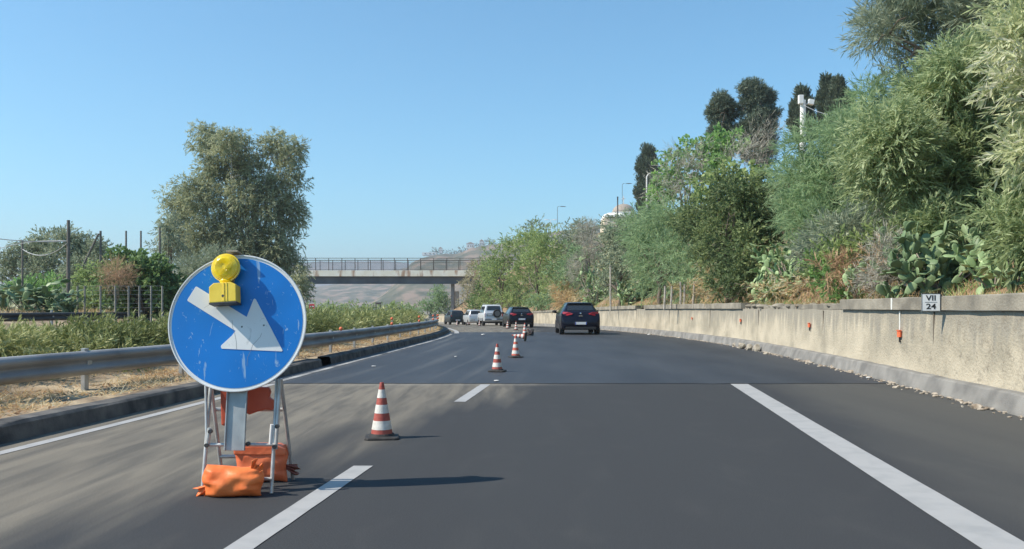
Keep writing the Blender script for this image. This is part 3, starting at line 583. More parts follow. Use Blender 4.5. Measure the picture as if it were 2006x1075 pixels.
plant('bare_tree', 'leafless grey twiggy tree below the two dark pines', 'tree', [(1475, 300, 38, 30), (1500, 270, 25, 25), (1440, 310, 30, 22)], 38, 'twig', 'greytwig', 48, 109, 1.0, trunk=m_deadwood, r0=.08, group=TR, sub=9)
plant('bare_tree', 'leafless grey twiggy tree right of the curved street lamp', 'tree', [(1330, 340, 45, 35), (1370, 310, 35, 30), (1340, 380, 40, 30), (1290, 370, 25, 25)], 42, 'twig', 'greytwig', 40, 110, 1.1, trunk=m_deadwood, r0=.09, group=TR, sub=9)
plant('bright_tree', 'bright green broad leaved tree right of the tall lone cypress', 'tree', [(1320, 320, 35, 25), (1300, 370, 30, 35), (1360, 300, 35, 28), (1400, 290, 35, 25), (1290, 400, 25, 25), (1380, 330, 40, 35), (1430, 280, 35, 30), (1320, 350, 30, 30)], 46, 'broad', 'bright', 60, 111, 1.15, r0=.12, group=TR, dj=1.5, sub=8)
plant('pepper_tree', 'soft green feathery tree in the middle of the slope', 'tree', [(1290, 450, 50, 40), (1330, 500, 50, 45), (1270, 500, 40, 45), (1310, 430, 45, 30), (1350, 545, 45, 30), (1250, 450, 35, 40), (1290, 540, 45, 30)], 37, 'fine', 'feather', 190, 112, 1.6, subr=.34, r0=.11, group=TR, dj=1.0, sub=10)
plant('olive_tree', 'grey-green tree just below the domed building', 'tree', [(1215, 450, 40, 30), (1200, 490, 35, 35), (1240, 480, 35, 45), (1220, 520, 35, 30), (1190, 540, 25, 30)], 46, 'small', 'olive', 120, 113, 1.7, r0=.10, group=TR, dj=1.0, sub=10)
plant('bramble', 'rust coloured dead brush under the blue-green feathery tree', 'shrub', [(1645, 528, 38, 28), (1690, 545, 35, 20), (1600, 560, 35, 12), (1720, 515, 22, 20)], 18.8, 'fine', 'rust', 110, 114, 1.0, r0=.02, group=SH, dj=.5, depth=.7)
plant('bramble', 'tangle of grey dead stems above the first orange wall reflector', 'shrub', [(1740, 490, 30, 45), (1730, 545, 35, 28), (1765, 540, 30, 25), (1700, 555, 25, 14)], 16.0, 'twig', 'greytwig', 110, 115, 0.55, trunk=m_deadwood, r0=.025, group=SH, dj=.4, ntg=14)
plant('bramble', 'orange dry brush in front of the dark shrub by the wooden stakes', 'shrub', [(1390, 555, 22, 25), (1350, 570, 30, 12), (1420, 575, 40, 12), (1510, 568, 40, 12), (1560, 560, 35, 14)], 24, 'fine', 'dry', 130, 116, 1.0, r0=.02, group=SH, dj=.5, depth=.6)
plant('leafy_shrub', 'grey-green shrub directly above the rust coloured brush', 'shrub', [(1650, 495, 40, 22), (1700, 490, 40, 25), (1610, 520, 28, 22), (1740, 465, 35, 25)], 19.5, 'small', 'soft', 120, 118, 1.3, r0=.03, group=SH, dj=.4)
plant('weedy_shrub', 'small green shrub between the rust brush and the middle prickly pear', 'shrub', [(1625, 545, 24, 18), (1600, 525, 18, 20), (1660, 580, 16, 8)], 19, 'small', 'bright', 150, 117, 1.0, r0=.02, group=SH, dj=.3)
cactus('middle prickly pear with many pale pads right of the dark shrub', 1560, 26.0, 150, 430, 560, 900, 201, 0.11, dep=1.3)
cactus('small prickly pear low on the slope left of the dead stems', 1690, 16.6, 60, 520, 575, 36, 202, 0.11)
cactus('large dark prickly pear under the big yellow-green tree at the right', 1850, 15.2, 200, 430, 555, 520, 203, 0.115, m_padd)
cactus('prickly pear with pale green pads at the right edge above the coping', 1955, 13.4, 90, 480, 560, 120, 204, 0.10)
cactus('prickly pear high at the right edge of the slope', 2000, 12.6, 60, 300, 420, 70, 209, 0.11, m_padd)
cactus('far prickly pear thicket right of the thin pale post', 1245, 44, 80, 525, 598, 420, 205, 0.135)
cactus('far prickly pear thicket left of the thin pale post', 1165, 52, 75, 488, 592, 480, 206, 0.15)
# softer far bushes along the bend
far = [('olive_tree', 'brownish feathery tree right beside the bridge pillar', [(924, 558, 30, 32), (934, 530, 28, 24), (920, 590, 20, 18), (945, 575, 25, 28)], 92, 'small', 'browntwig', 11, 3.2),
       ('willow_shrub', 'dark green shrub low behind the silver hatchback', [(935, 595, 14, 16), (940, 575, 12, 14)], 89, 'small', 'fig', 14, 5.0),
       ('acacia_tree', 'soft green acacia at the end of the bridge railing', [(985, 500, 35, 28), (960, 530, 30, 28), (1010, 480, 30, 25), (985, 550, 40, 35), (960, 590, 35, 20), (1000, 590, 35, 20)], 84, 'small', 'soft', 14, 3.4),
       ('acacia_tree', 'tall soft yellow-green acacia behind the white off-road car', [(1040, 470, 35, 28), (1060, 510, 45, 35), (1030, 540, 40, 40), (1075, 480, 35, 35), (1080, 560, 45, 30), (1050, 590, 35, 15)], 76, 'small', 'soft', 14, 3.2),
       ('acacia_tree', 'grey-green acacia with thin top left of the olive tree', [(1050, 450, 30, 20), (1130, 460, 40, 28), (1150, 450, 30, 25), (1115, 500, 40, 40)], 90, 'small', 'olive', 12, 3.4),
       ('acacia_tree', 'green acacia behind the second dark hatchback', [(1110, 540, 35, 35), (1130, 510, 35, 35), (1090, 590, 40, 20), (1060, 590, 30, 18)], 66, 'small', 'feather', 14, 2.8),
       ('dry_bush', 'rusty dry bush on the bank behind the nearest dark hatchback', [(1110, 588, 22, 12), (1100, 570, 14, 12), (1125, 597, 25, 8)], 60, 'fine', 'dry', 40, 2.6),
       ('bare_tree', 'leafless brown tree between the acacias and the prickly pears', [(1155, 480, 28, 30), (1130, 530, 25, 35), (1150, 440, 25, 15), (1170, 500, 20, 30)], 62, 'twig', 'greytwig', 9, 1.0),
       ('acacia_tree', 'green tree left of the bridge pillar beyond the bridge', [(850, 592, 28, 22), (864, 572, 14, 18), (830, 603, 25, 12), (868, 600, 14, 22), (800, 610, 20, 8)], 140, 'small', 'feather', 13, 4.5)]
for k, (nm, lb, sp, Y, st, lm, dn, sc) in enumerate(far):
    plant(nm, lb, 'shrub' if 'shrub' in nm or 'bush' in nm else 'tree', sp, Y, st, lm, dn * 9.0, 300 + k, sc * .62, r0=.12 if 'shrub' not in nm and 'bush' not in nm else .04, group='trees and bushes along the far bend', dj=2.0, sub=14, subr=.30, trunk=m_deadwood if 'bare' in nm else m_bark)
# cypresses and pines on the skyline
def column(label, cx, Y, w, ytop, ybot, seed, name='cypress_tree', lm='cypress', dens=40, sc=2.2, lean=0):
    spec = []; n = max(5, int((ybot - ytop) / (w * .38)))
    for i in range(n):
        f_ = i / (n - 1); rad = w / 2 * (0.55 + 0.45 * min(1, f_ * 2.2)) * (0.97 + 0.06 * math.sin(seed + i * 2.1)); spec.append((cx + lean * (1 - f_) + math.sin(seed * 3 + i * 1.7) * w * .03, ytop + rad * .9 + f_ * (ybot - ytop - rad), rad, rad * 1.25))
    return plant(name, label, 'tree', spec, Y, 'cyp', lm, dens, seed, sc, r0=.14, group='cypresses and pines on the skyline', dj=.1, sub=14, subr=.5, ntg=4)
column('tall lone dark cypress standing beside the curved street lamp', 1270, 120, 40, 293, 420, 401, sc=1.8, dens=420)
column('dark cypress behind the white floodlight mast', 1571, 85, 38, 181, 260, 402, sc=1.6, dens=420)
column('left slimmer one of the pair of cypresses at the skyline', 1619, 80, 24, 155, 250, 403, sc=1.5, dens=420)
column('right broader one of the pair of cypresses at the skyline', 1640, 78, 30, 160, 250, 404, sc=1.5, dens=420)
column('short cypress right of the cypress pair, mostly hidden', 1664, 82, 16, 190, 250, 405, sc=1.5, dens=420)
plant('pine_tree', 'taller round headed dark pine on the skyline', 'tree', [(1478, 180, 28, 24), (1500, 190, 18, 16), (1468, 205, 26, 18), (1500, 222, 26, 16), (1478, 240, 28, 22), (1490, 265, 26, 24), (1512, 225, 14, 12), (1462, 175, 14, 12), (1478, 300, 32, 30), (1470, 262, 30, 24), (1505, 250, 18, 20), (1500, 290, 20, 24)], 75, 'pine', 'pine', 300, 410, 1.1, r0=.22, group='cypresses and pines on the skyline', dj=.6, sub=14, subr=.27, inner=.75)
plant('pine_tree', 'shorter round headed dark pine left of the taller one', 'tree', [(1415, 200, 26, 17), (1400, 222, 18, 16), (1432, 218, 20, 20), (1412, 245, 22, 20), (1430, 262, 18, 16), (1420, 290, 26, 24), (1400, 262, 16, 16)], 76, 'pine', 'pine', 300, 411, 1.1, r0=.2, group='cypresses and pines on the skyline', dj=.6, sub=14, subr=.27, inner=.75)

# dry grass, weeds on the wall top and slope foot
def blades(name, label, cat, n, fn, L, W, mat, seed, lean=0.5):
    r = np.random.default_rng(seed); c = np.array([fn(r) for _ in range(n)]); d = unit(np.column_stack([r.normal(size=n) * lean, r.normal(size=n) * lean, np.ones(n)]))
    wv = unit(np.cross(d, r.normal(size=(n, 3)))); s = .4 + .9 * r.random(n)
    return tag(leaf_object(name, c, d, wv, L * s, W, mat), label, cat, kind='stuff')
def top_pt(lo, hi, ya=6, yb=62, pw=1.5, clump=1.3):
    def fn(r):
        for _ in range(20):
            y = ya + (yb - ya) * r.random() ** pw; d = lo + (hi - lo) * r.random() ** 1.2
            if math.sin(y * clump * 3.1 + d * 2) + math.sin(y * 7.3 * clump) + 1.2 * r.random() > 0.1: break
        x = float(RXT(y)) + d; return (x, y, float(gz(y)) + slope_h(d) - .02)
    return fn
_yy = np.arange(-14, 250, .25); _rx = Rx(_yy); RXT = lambda y: np.interp(y, _yy, _rx); _lx = Lx(_yy); LXT = lambda y: np.interp(y, _yy, _lx)
blades('dry_grass', 'straw coloured dry grass growing along the top of the wall', 'grass', 16000, top_pt(0.62, 2.6), 0.22, 0.008, LM['dry'], 1, .6)
blades('dry_leaves', 'fallen rusty brown leaves and bracken on the slope foot behind the wall', 'leaf litter', 9000, top_pt(0.6, 2.4), 0.11, 0.035, LM['rust'], 2, 2.5)
blades('green_weeds', 'fresh green weeds among the dry grass behind the coping', 'weeds', 5000, top_pt(0.7, 2.4, clump=.6), 0.20, 0.022, LM['bright'], 3, .7)
blades('slope_brush', 'low tangled brush covering the slope between the shrubs', 'undergrowth', 60000, top_pt(2.2, 16, 8, 110, 1.2), 0.5, 0.03, LM['featherg'], 4, 1.0)
blades('slope_scrub', 'low green scrub covering the slope between the shrubs', 'undergrowth', 50000, top_pt(2.4, 18, 8, 115, 1.2, .4), 0.42, 0.06, LM['soft'], 5, 1.0)
# stakes and post
m_stake = M('weathered_stake', (0.32, 0.29, 0.25), (0.5, 0.46, 0.4), 8, 0.9, .3)
for k, (px, yt, yb, ln) in enumerate([(1301, 560, 598, 2), (1314, 560, 597, 2), (1333, 552, 595, 0), (1340, 557, 596, 1), (1357, 551, 594, 3)]):
    Y = 35.5; a = P(px, yb + 3, Y); b = P(px + ln, yt, Y); lb = ['leftmost thin stake', 'second thin stake from the left', 'middle thin stake', 'fourth thin stake from the left', 'rightmost thin stake'][k] + ' behind the wall below the soft green tree'
    o = MB().tube([(0, 0, -.1), tuple((b - a) * .5 + Vector((.01, 0, 0))), tuple(b - a)], [.045, .042, .038], 7).build('wooden_stake', m_stake); o.location = a; tag(o, lb, 'stake', 'thin stakes behind the wall')
a = P(1196, 566, 47); o = MB().tube([(0, 0, -1.2), (0, 0, 1.25)], .05, 8).box((0, 0, 1.26), (.13, .13, .03)).build('pale_post', m_stake); o.location = a; tag(o, 'lone pale post between the two far prickly pear thickets', 'post')

# ---------------------------------------------------------------- domed building, lamps, mast
m_plaster = M('cream_plaster', (0.62, 0.54, 0.40), (0.72, 0.64, 0.50), 0.6, 0.9)
m_roofg = M('dome_tiles', (0.28, 0.24, 0.20), (0.38, 0.33, 0.28), 3, 0.8)
m_whitep = M('white_plaster', (0.7, 0.7, 0.68), (0.8, 0.79, 0.76), 0.8, 0.8)
Yc = 150; s_ = Yc / F; b0 = P(1232, 445, Yc); bz = ground_at(b0.x, Yc)
ch = thing('domed_chapel', 'cream chapel with a round brown dome and cross left of the lone cypress', 'building', (b0.x, Yc, bz)); zz = b0.z - bz
MB().box((0, 3, (zz + 1.5) / 2 - .5), (8.6, 7, zz + 2.5)).build('wall', m_plaster, ch)
MB().box((.3, 3, zz + 1.9), (9.0, 7.4, .35)).build('cornice', m_whitep, ch)
MB().lathe([(2.1, zz + 2.05), (2.1, zz + 2.75), (2.25, zz + 2.8)], 20, Matrix.Translation((-.6, 2.6, 0))).build('drum', m_whitep, ch, smooth='auto')
MB().lathe([(2.0 * math.cos(R(a)), zz + 2.8 + 1.55 * math.sin(R(a))) for a in range(0, 91, 10)], 20, Matrix.Translation((-.6, 2.6, 0))).build('dome', m_roofg, ch, smooth=True)
MB().box((-.6, 2.6, zz + 5.0), (.12, .12, 1.5)).box((-.6, 2.6, zz + 5.25), (.7, .12, .12)).build('cross', m_whitep, ch)
w_ = MB()
for xx in (-3.4, -1.4, 1.4, 3.2): w_.box((xx, -.52, zz - .2), (.8, .08, 1.3))
w_.build('window', M('dark_glass', (.03, .035, .04), rough=.2), ch)
MB().lathe([(1.4, -.5), (1.4, .2), (1.0, .55), (.4, .8), (0, .85)], 18, Matrix.Translation((-2.9, 3, zz + 2.0))).build('apse_roof', m_whitep, ch, smooth=True)
def lamp(label, px, ytop, ybot, Y, arm, mat, r=.07, double=False, head=.35):
    a = P(px, ybot, Y); t = thing('street_lamp', label, 'street lamp', (a.x, Y, ground_at(a.x, Y)), 0, 'street lamps on the hill'); h = P(0, ytop, Y).z - t.location.z
    pts = [(0, 0, -.3), (0, 0, h * .5), (0, 0, h - abs(arm) * .35), (arm * .15, 0, h - abs(arm) * .12), (arm * .45, 0, h), (arm, 0, h - .02)]
    MB().tube(pts, [r * 1.3, r * 1.1, r, r * .9, r * .8, r * .7], 8).build('pole', mat, t, smooth=True)
    hd = MB()
    for sgn in ((1, -1) if double else (1,)): hd.lathe([(0, -.5), (.10, -.42), (.17, -.1), (.15, .25), (.05, .5), (0, .52)], 10, Matrix.Translation((sgn * (arm + math.copysign(head, arm)), 0, h - .03)) @ Matrix.Rotation(R(90), 4, 'Y') @ Matrix.Diagonal((.5, 1.1, head / .35, 1)))
    hd.build('lamp_head', mat, t, smooth=True)
    if double: MB().tube([(0, 0, h - .8), (-arm * .5, 0, h - .05), (-arm, 0, h - .02)], r * .7, 6).build('arm', mat, t)
m_lampg = M('lamp_steel', (0.4, 0.41, 0.42), rough=.5, metal=.3); m_lampd = M('lamp_dark', (0.06, 0.06, 0.06), rough=.5)
lamp('curved pale street lamp in front of the lone cypress', 1267, 338, 420, 112, 1.5, M('lamp_pale', (.6, .6, .58), rough=.5), .10)
lamp('thin dark street lamp above the chapel dome', 1219, 359, 445, 185, .9, m_lampd, .045, head=.5)
lamp('thin dark street lamp left of the chapel', 1092, 404, 470, 190, .7, m_lampd, .045, head=.5)
lamp('thin pale double street lamp above the far acacias', 1079, 430, 480, 190, .5, M('lamp_white', (.75, .76, .78), rough=.5), .045, True, .4)
a = P(1210, 430, 140); o = MB().tube([(0, 0, -3), (0, 0, P(0, 388, 140).z - a.z)], [.12, .10], 8).box((0, 0, P(0, 388, 140).z - a.z), (.2, .2, .5)).build('dark_mast', m_lampd); o.location = a; tag(o, 'short dark mast at the left of the chapel dome', 'mast')
fm = P(1573, 260, 62); t = thing('floodlight_mast', 'white concrete mast with two white floodlight boxes in front of a cypress', 'mast', (fm.x, 62, ground_at(fm.x, 62))); hz = P(0, 196, 62).z - t.location.z
MB().tube([(0, 0, -.5), (0, 0, hz)], [.26, .19], 10).build('pole', m_whitep, t, smooth='auto')
MB().box((-.22, -.2, hz - .0), (.34, .3, .62)).build('floodlight', M('lamp_box_white', (.8, .8, .78), rough=.4), t, bevel=.03); MB().box((.5, -.2, hz - .18), (.40, .3, .36), Matrix.Rotation(R(12), 3, 'Y')).build('floodlight', M('lamp_box_white', (.8, .8, .78), rough=.4), t, bevel=.03)
MB().box((.15, -.1, hz - .3), (.9, .08, .08)).build('crossarm', m_lampg, t)
a = P(1573, 205, 62); b = P(1720, 215, 40); o = MB().tube([tuple(a.lerp(b, k / 8) - Vector((0, 0, .5 * math.sin(math.pi * k / 8)))) for k in range(9)], .018, 4).build('overhead_wire', m_lampg); tag(o, 'thin wire running right from the floodlight mast', 'wire')

# ---------------------------------------------------------------- bridge
YB = 121.0
def fascia_mat():
    m = M('fascia_paint', (0.80, 0.74, 0.60), (0.88, 0.84, 0.73), 1.0, 0.7); n = m.node_tree.nodes; l = m.node_tree.links; p = n['Principled BSDF']; src = p.inputs['Base Color'].links[0].from_socket
    tc = n.new('ShaderNodeTexCoord'); mp = n.new('ShaderNodeMapping'); mp.inputs['Scale'].default_value = (1, 0.01, 0.25); nz = n.new('ShaderNodeTexNoise'); nz.inputs['Scale'].default_value = 1.1; nz.inputs['Detail'].default_value = 5
    l.new(tc.outputs['Object'], mp.inputs[0]); l.new(mp.outputs[0], nz.inputs['Vector']); cr = n.new('ShaderNodeValToRGB'); e = cr.color_ramp.elements; e[0].position = .54; e[0].color = col((0, 0, 0)); e[1].position = .66; e[1].color = col((.8, .8, .8)); l.new(nz.outputs['Fac'], cr.inputs[0])
    mx = n.new('ShaderNodeMix'); mx.data_type = 'RGBA'; l.new(cr.outputs[0], mx.inputs[0]); l.new(src, mx.inputs[6]); mx.inputs[7].default_value = col((.36, .17, .08)); l.new(mx.outputs[2], p.inputs['Base Color']); return m
br = thing('road_bridge', 'bridge crossing the motorway with rusty white edge beam, grey girder and mesh railing', 'bridge', (0, YB, 0))
zt = lambda py: P(0, py, YB).z
xl, xr = -62, 2.5
MB().box(((xl + xr) / 2, 0, (zt(541) + zt(529.5)) / 2), (xr - xl, .3, zt(529.5) - zt(541))).build('edge_beam', fascia_mat(), br)
MB().box(((xl + xr) / 2, 2.6, zt(536)), (xr - xl, 4.9, .5)).build('deck', m_kerb, br)
MB().box(((xl + xr) / 2, .45, (zt(541.3) + zt(554)) / 2), (xr - xl, .25, zt(541.3) - zt(554))).box(((xl + xr) / 2, .42, zt(555)), (xr - xl, .55, .12)).box(((xl + xr) / 2, 4.6, (zt(541.3) + zt(554)) / 2), (xr - xl, .25, zt(541.3) - zt(554))).build('girder', M('girder_paint', (0.10, 0.105, 0.115), (0.15, 0.155, 0.165), .5, .7), br)
m_rail = M('railing_dark', (0.06, 0.055, 0.05), (0.12, 0.10, 0.085), 3, 0.7)
for yr, nm in ((0.0, 0), (5.1, 1)):
    rl = MB(); hh = (zt(505.5) - zt(529.5)); z0 = zt(529.5)
    rl.box(((xl + xr) / 2, yr, z0 + hh), (xr - xl, .07, .07)).box(((xl + xr) / 2, yr, z0 + hh * .78), (xr - xl, .05, .05)).box(((xl + xr) / 2, yr, z0 + .12), (xr - xl, .05, .05)); rl.build('railing_bar', m_rail, br)
    pb = MB().box((0, 0, hh / 2 - .1), (.085, .085, hh + .2)).build('railing_post', m_rail, br); k = 0; xx = xr - .6 - nm * .5; pb.location = (xx, yr, z0)
    while xx - 1.83 > xl: xx -= 1.83; q = pb.copy(); C.objects.link(q); q.location = (xx, yr, z0); q.parent = br
    ms = MB(); xx = xl
    while xx < xr: ms.box((xx, yr + .04, z0 + hh * .45), (.008, .008, hh * .66)); xx += .12
    for k in range(8): ms.box(((xl + xr) / 2, yr + .05, z0 + .2 + k * .16), (xr - xl, .008, .008))
    ms.build('mesh_infill', m_rail, br)
pxx = P(885.5, 0, YB).x
MB().box((pxx, 1.6, (zt(555) - 1.3) / 2 + .0), (.42, 1.4, zt(555) + 1.3)).build('pillar', M('pillar_concrete', (.20, .20, .195), (.28, .275, .26), 1, .8), br)
MB().box((pxx + .55, 1.9, (zt(570) - 1.4) / 2), (.5, 1.2, zt(570) + 1.4)).build('abutment', M('abutment_pale', (.4, .38, .33), (.5, .47, .4), .5, .9), br)
MB().box((1.0, 3, zt(556) / 2 - .5), (4, 6, zt(556) + 1.0)).build('abutment', m_kerb, br)
MB().box((-33.5, 2.6, zt(555) / 2 - .7), (.9, 4.2, zt(555) + 1.4)).build('pillar', m_kerb, br)

# ---------------------------------------------------------------- distant hills and ridge houses
def hill_mat(name, a, b, c, sc): return M(name, a, b, sc, 1.0, 0, c3=c, contrast=(.38, .62), detail=10)
def hill(name, Y, pts, mat, depth, seed, ybase=640):
    g = np.random.default_rng(seed); xs = np.arange(pts[0][0], pts[-1][0] + 1, 6.0); tp = np.interp(xs, [p[0] for p in pts], [p[1] for p in pts]); tp += np.convolve(g.normal(size=len(xs)) * 3.0, np.ones(5) / 5, 'same')
    rows = []; nr = 26
    nzr = np.cumsum(g.normal(size=(nr, len(xs))), axis=1); nzr -= nzr.mean(axis=1, keepdims=True); nzr = nzr / (np.abs(nzr).max() + 1e-6)
    for j in range(nr):
        f_ = j / (nr - 1); y = Y + depth * (f_ - 1); row = []
        for i, x in enumerate(xs):
            X = (x - CX) * Y / F; top = H - (tp[i] - HY) * Y / F; z = -4 + (top + 4) * (math.sin(f_ * math.pi / 2) ** 1.15) + nzr[j, i] * top * .10 * math.sin(f_ * math.pi); row.append((X, y, z))
        rows.append(row)
    for j in (1,): rows.append([(p[0], p[1] + depth * .4, -4) for p in rows[-1]])
    m = MB(); m.strip(rows); return tag(up_faces(m.build(name, mat, smooth=True)), kind='structure')
m_hill1 = hill_mat('far_hill', (0.07, 0.075, 0.05), (0.25, 0.19, 0.15), (0.13, 0.115, 0.085), 0.022)
m_hill2 = hill_mat('near_hill', (0.06, 0.07, 0.04), (0.26, 0.19, 0.14), (0.12, 0.115, 0.075), 0.045)
hill('hills', 4200, [(-1400, 560), (-600, 540), (100, 548), (450, 528), (620, 516), (760, 512), (850, 520), (1000, 505), (1400, 520), (2300, 540)], m_hill1, 1400, 1)
hill('hills', 2000, [(560, 596), (640, 566), (720, 548), (800, 528), (880, 510), (960, 496), (1100, 470), (1300, 460), (1600, 470)], m_hill2, 700, 2)
hill('hills', 1150, [(700, 610), (760, 596), (790, 560), (820, 512), (840, 502), (860, 498), (900, 498), (930, 489), (960, 482), (1000, 474), (1060, 462), (1200, 440), (1500, 420)], m_hill2, 300, 3)
def house(label, px, py, Y, w, h, seed, roof=True):
    a = P(px, py, Y); g = np.random.default_rng(seed); t = thing('hill_house', label, 'house', (a.x, Y - 6, a.z - 1.5), 0, 'houses on the far ridge'); W_ = w * Y / F; H_ = h * Y / F
    MB().box((0, 0, H_ / 2), (W_, W_ * .7, H_)).build('wall', m_whitep, t)
    if roof: MB().prism([(-W_ * .55, H_), (W_ * .55, H_), (0, H_ * 1.35)], -W_ * .38, W_ * .38).build('roof', M('ridge_roof', (.4, .27, .2), rough=.9), t)
    wm = MB()
    for xx in (-.28, .05, .3): wm.box((W_ * xx, -W_ * .355, H_ * .55), (W_ * .1, W_ * .02, H_ * .28))
    wm.build('window', m_lampd, t)
house('long low white house at the left end of the ridge above the bridge', 843, 499, 1146, 28, 6, 1, False); house('small white house on the ridge right of the long one', 864, 494, 1146, 7, 9, 2)
house('white house with a roof on the ridge above the bridge railing', 922, 486, 1146, 15, 10, 3); house('pale house at the right end of the ridge', 944, 482, 1146, 9, 11, 4)
for k, (px, py, r_, lb) in enumerate([(855, 495, 9, 'dark tree clump above the long white ridge house'), (887, 497, 8, 'dark tree clump in the middle of the ridge'), (905, 492, 8, 'dark tree clump left of the roofed ridge house'), (935, 485, 7, 'dark tree clump between the two right hand ridge houses'), (957, 480, 9, 'dark tree clump at the right end of the ridge')]):
    plant('ridge_tree', lb, 'tree', [(px, py - 3, r_ * 1.3, r_ * .8), (px + r_, py, r_ * .9, r_ * .7)], 1140, 'small', 'cypress', 90, 500 + k, 12, r0=.4, group='trees on the far ridge', dj=6, sub=6, wood=False)

# ---------------------------------------------------------------- left side: hedge, trees, poles, fence
hl = []; g = np.random.default_rng(9); y = 6.0
while y < 108:
    for q in range(2):
        x = float(Gx(y)) - 1.55 - g.random() * .9; hh = 0.33 + .12 * g.random() - (0.0035 * min(y, 60)) * 0; hl.append((x, y + g.random() * .6, float(gz(y)) + .25 + hh * .75, .62, .62, hh * .72))
    y += .62 if y < 40 else 1.1
near_ = [l for l in hl if l[1] < 24]; far_ = [l for l in hl if l[1] >= 24]
hd = thing('hedge', 'long clipped green hedge running along the median behind the guardrail', 'hedge')
foliage('leaves', near_, 'lance', LM['hedge'], hd, 130, 31, .62, 7, .45, .4)
foliage('leaves', far_, 'lance', LM['hedge'], hd, 75, 32, .95, 6, .45, .4)
hs = MB()
for l in hl[::2]:
    for q in range(3): hs.tube([(l[0] + g.normal() * .1, l[1], float(gz(l[1]))), (l[0] + g.normal() * .3, l[1] + g.normal() * .2, l[2] + .2)], [.02, .01], 4)
hs.build('stems', m_bark, hd)
def med_pt(r):
    while True:
        y = 5.5 + 45 * r.random() ** 1.7; d = -.3 - 1.9 * r.random()
        if math.sin(y * 1.9 + d * 3) + math.sin(y * 5.1) + 1.6 * r.random() > .3: break
    return (float(LXT(y)) + d, y, float(gz(y)) + .17 + .01 * r.random())
blades('straw', 'pale straw and dry grass lying under the guardrail', 'grass', 22000, med_pt, 0.13, 0.007, LM['dry'], 21, 2.2)
blades('dry_leaves', 'brown fallen leaves scattered under the guardrail', 'leaf litter', 5000, med_pt, 0.06, 0.025, LM['rust'], 22, 3.0)
plant('eucalyptus_tree', 'huge grey-green eucalyptus towering behind the round blue sign', 'tree',
      [(405, 280, 26, 34), (440, 280, 32, 28), (470, 275, 22, 20), (430, 320, 45, 40), (530, 290, 36, 30), (575, 300, 24, 26), (560, 340, 34, 34), (490, 340, 50, 40), (390, 380, 45, 35), (350, 400, 32, 34), (450, 400, 60, 45), (530, 400, 55, 45), (570, 410, 28, 40), (340, 450, 26, 30), (400, 450, 50, 45), (480, 470, 60, 50), (550, 470, 42, 50), (370, 480, 35, 25), (440, 520, 50, 35), (560, 515, 30, 35), (500, 540, 50, 35), (590, 560, 18, 40), (400, 540, 40, 30)],
      70, 'euc', 'euc', 75, 601, 1.25, trunk=m_barkpale, r0=.34, dj=1.6, sub=15, subr=.33, ntg=26, basex=480)
plant('slender_tree', 'thin wispy grey tree left of the huge eucalyptus', 'tree', [(325, 455, 20, 25), (312, 490, 18, 22), (345, 485, 22, 30), (330, 430, 15, 15)], 62, 'euc', 'olive', 60, 602, 1.2, r0=.10, sub=9, subr=.3)
plant('olive_tree', 'pale grey-green bush peeking over the top left of the round sign', 'tree', [(400, 520, 38, 22), (370, 535, 25, 22), (430, 510, 30, 18), (400, 560, 50, 35)], 52, 'fine', 'olive', 200, 603, 1.5, r0=.08)
plant('fig_tree', 'dark green fig tree with big leaves left of the sign behind the fence', 'tree', [(265, 510, 38, 25), (300, 530, 38, 30), (240, 520, 30, 25), (330, 560, 30, 40), (285, 565, 45, 40), (230, 560, 40, 40), (345, 590, 20, 25), (320, 600, 30, 20), (265, 600, 40, 20)], 42, 'broad', 'fig', 80, 604, 1.2, r0=.12, sub=10)
plant('dry_shrub', 'reddish dead shrub in the middle of the fig tree', 'shrub', [(228, 535, 22, 18), (215, 550, 20, 16), (240, 545, 16, 14)], 38.8, 'twig', 'rust', 110, 605, .8, r0=.03)
for k, (sp, Y, lm, lb) in enumerate([([(55, 500, 45, 30), (30, 530, 40, 35), (90, 485, 35, 28), (90, 540, 50, 45), (40, 580, 60, 30)], 58, 'olive', 'broad olive tree at the left edge behind the thin pole'), ([(130, 480, 35, 30), (160, 500, 38, 38), (190, 500, 28, 30), (150, 550, 55, 45), (120, 590, 50, 25)], 55, 'olive', 'olive tree behind the tall wooden pole'), ([(205, 580, 45, 30), (170, 590, 40, 25), (190, 545, 35, 25)], 45, 'soft', 'low soft green bush behind the wire fence'), ([(90, 560, 40, 22), (50, 565, 35, 20)], 48, 'bright', 'bright green bush behind the left prickly pears')]):
    plant('olive_tree' if k < 2 else 'green_bush', lb, 'tree' if k < 2 else 'shrub', sp, Y, 'small', lm, 190, 610 + k, 1.5, r0=.12 if k < 2 else .04, sub=10)
cactus('row of prickly pears at the left edge above the dark guardrail', 45, 36.5, 140, 560, 612, 260, 207, 0.19, m_padd)
cactus('prickly pears right of the left edge row, beside the tall pole', 120, 37.0, 50, 585, 614, 90, 208, 0.16, m_padd)
blades('dry_grass', 'tan dry grass on the left bank above the dark guardrail', 'grass', 9000, lambda r: (lambda y, d: (float(LXT(y)) + d, y, ground_at(float(LXT(y)) + d, y) - .02))(24 + 60 * r.random(), -15.4 - 5 * r.random()), .3, .02, LM['dry'], 23, .8)
blades('bank_scrub', 'low green scrub on the left bank behind the trees', 'undergrowth', 26000, lambda r: (lambda y, d: (float(LXT(y)) + d, y, ground_at(float(LXT(y)) + d, y) - .02))(40 + 120 * r.random(), -19 - 60 * r.random() ** 1.5), 1.3, .16, LM['olive'], 24, .8)
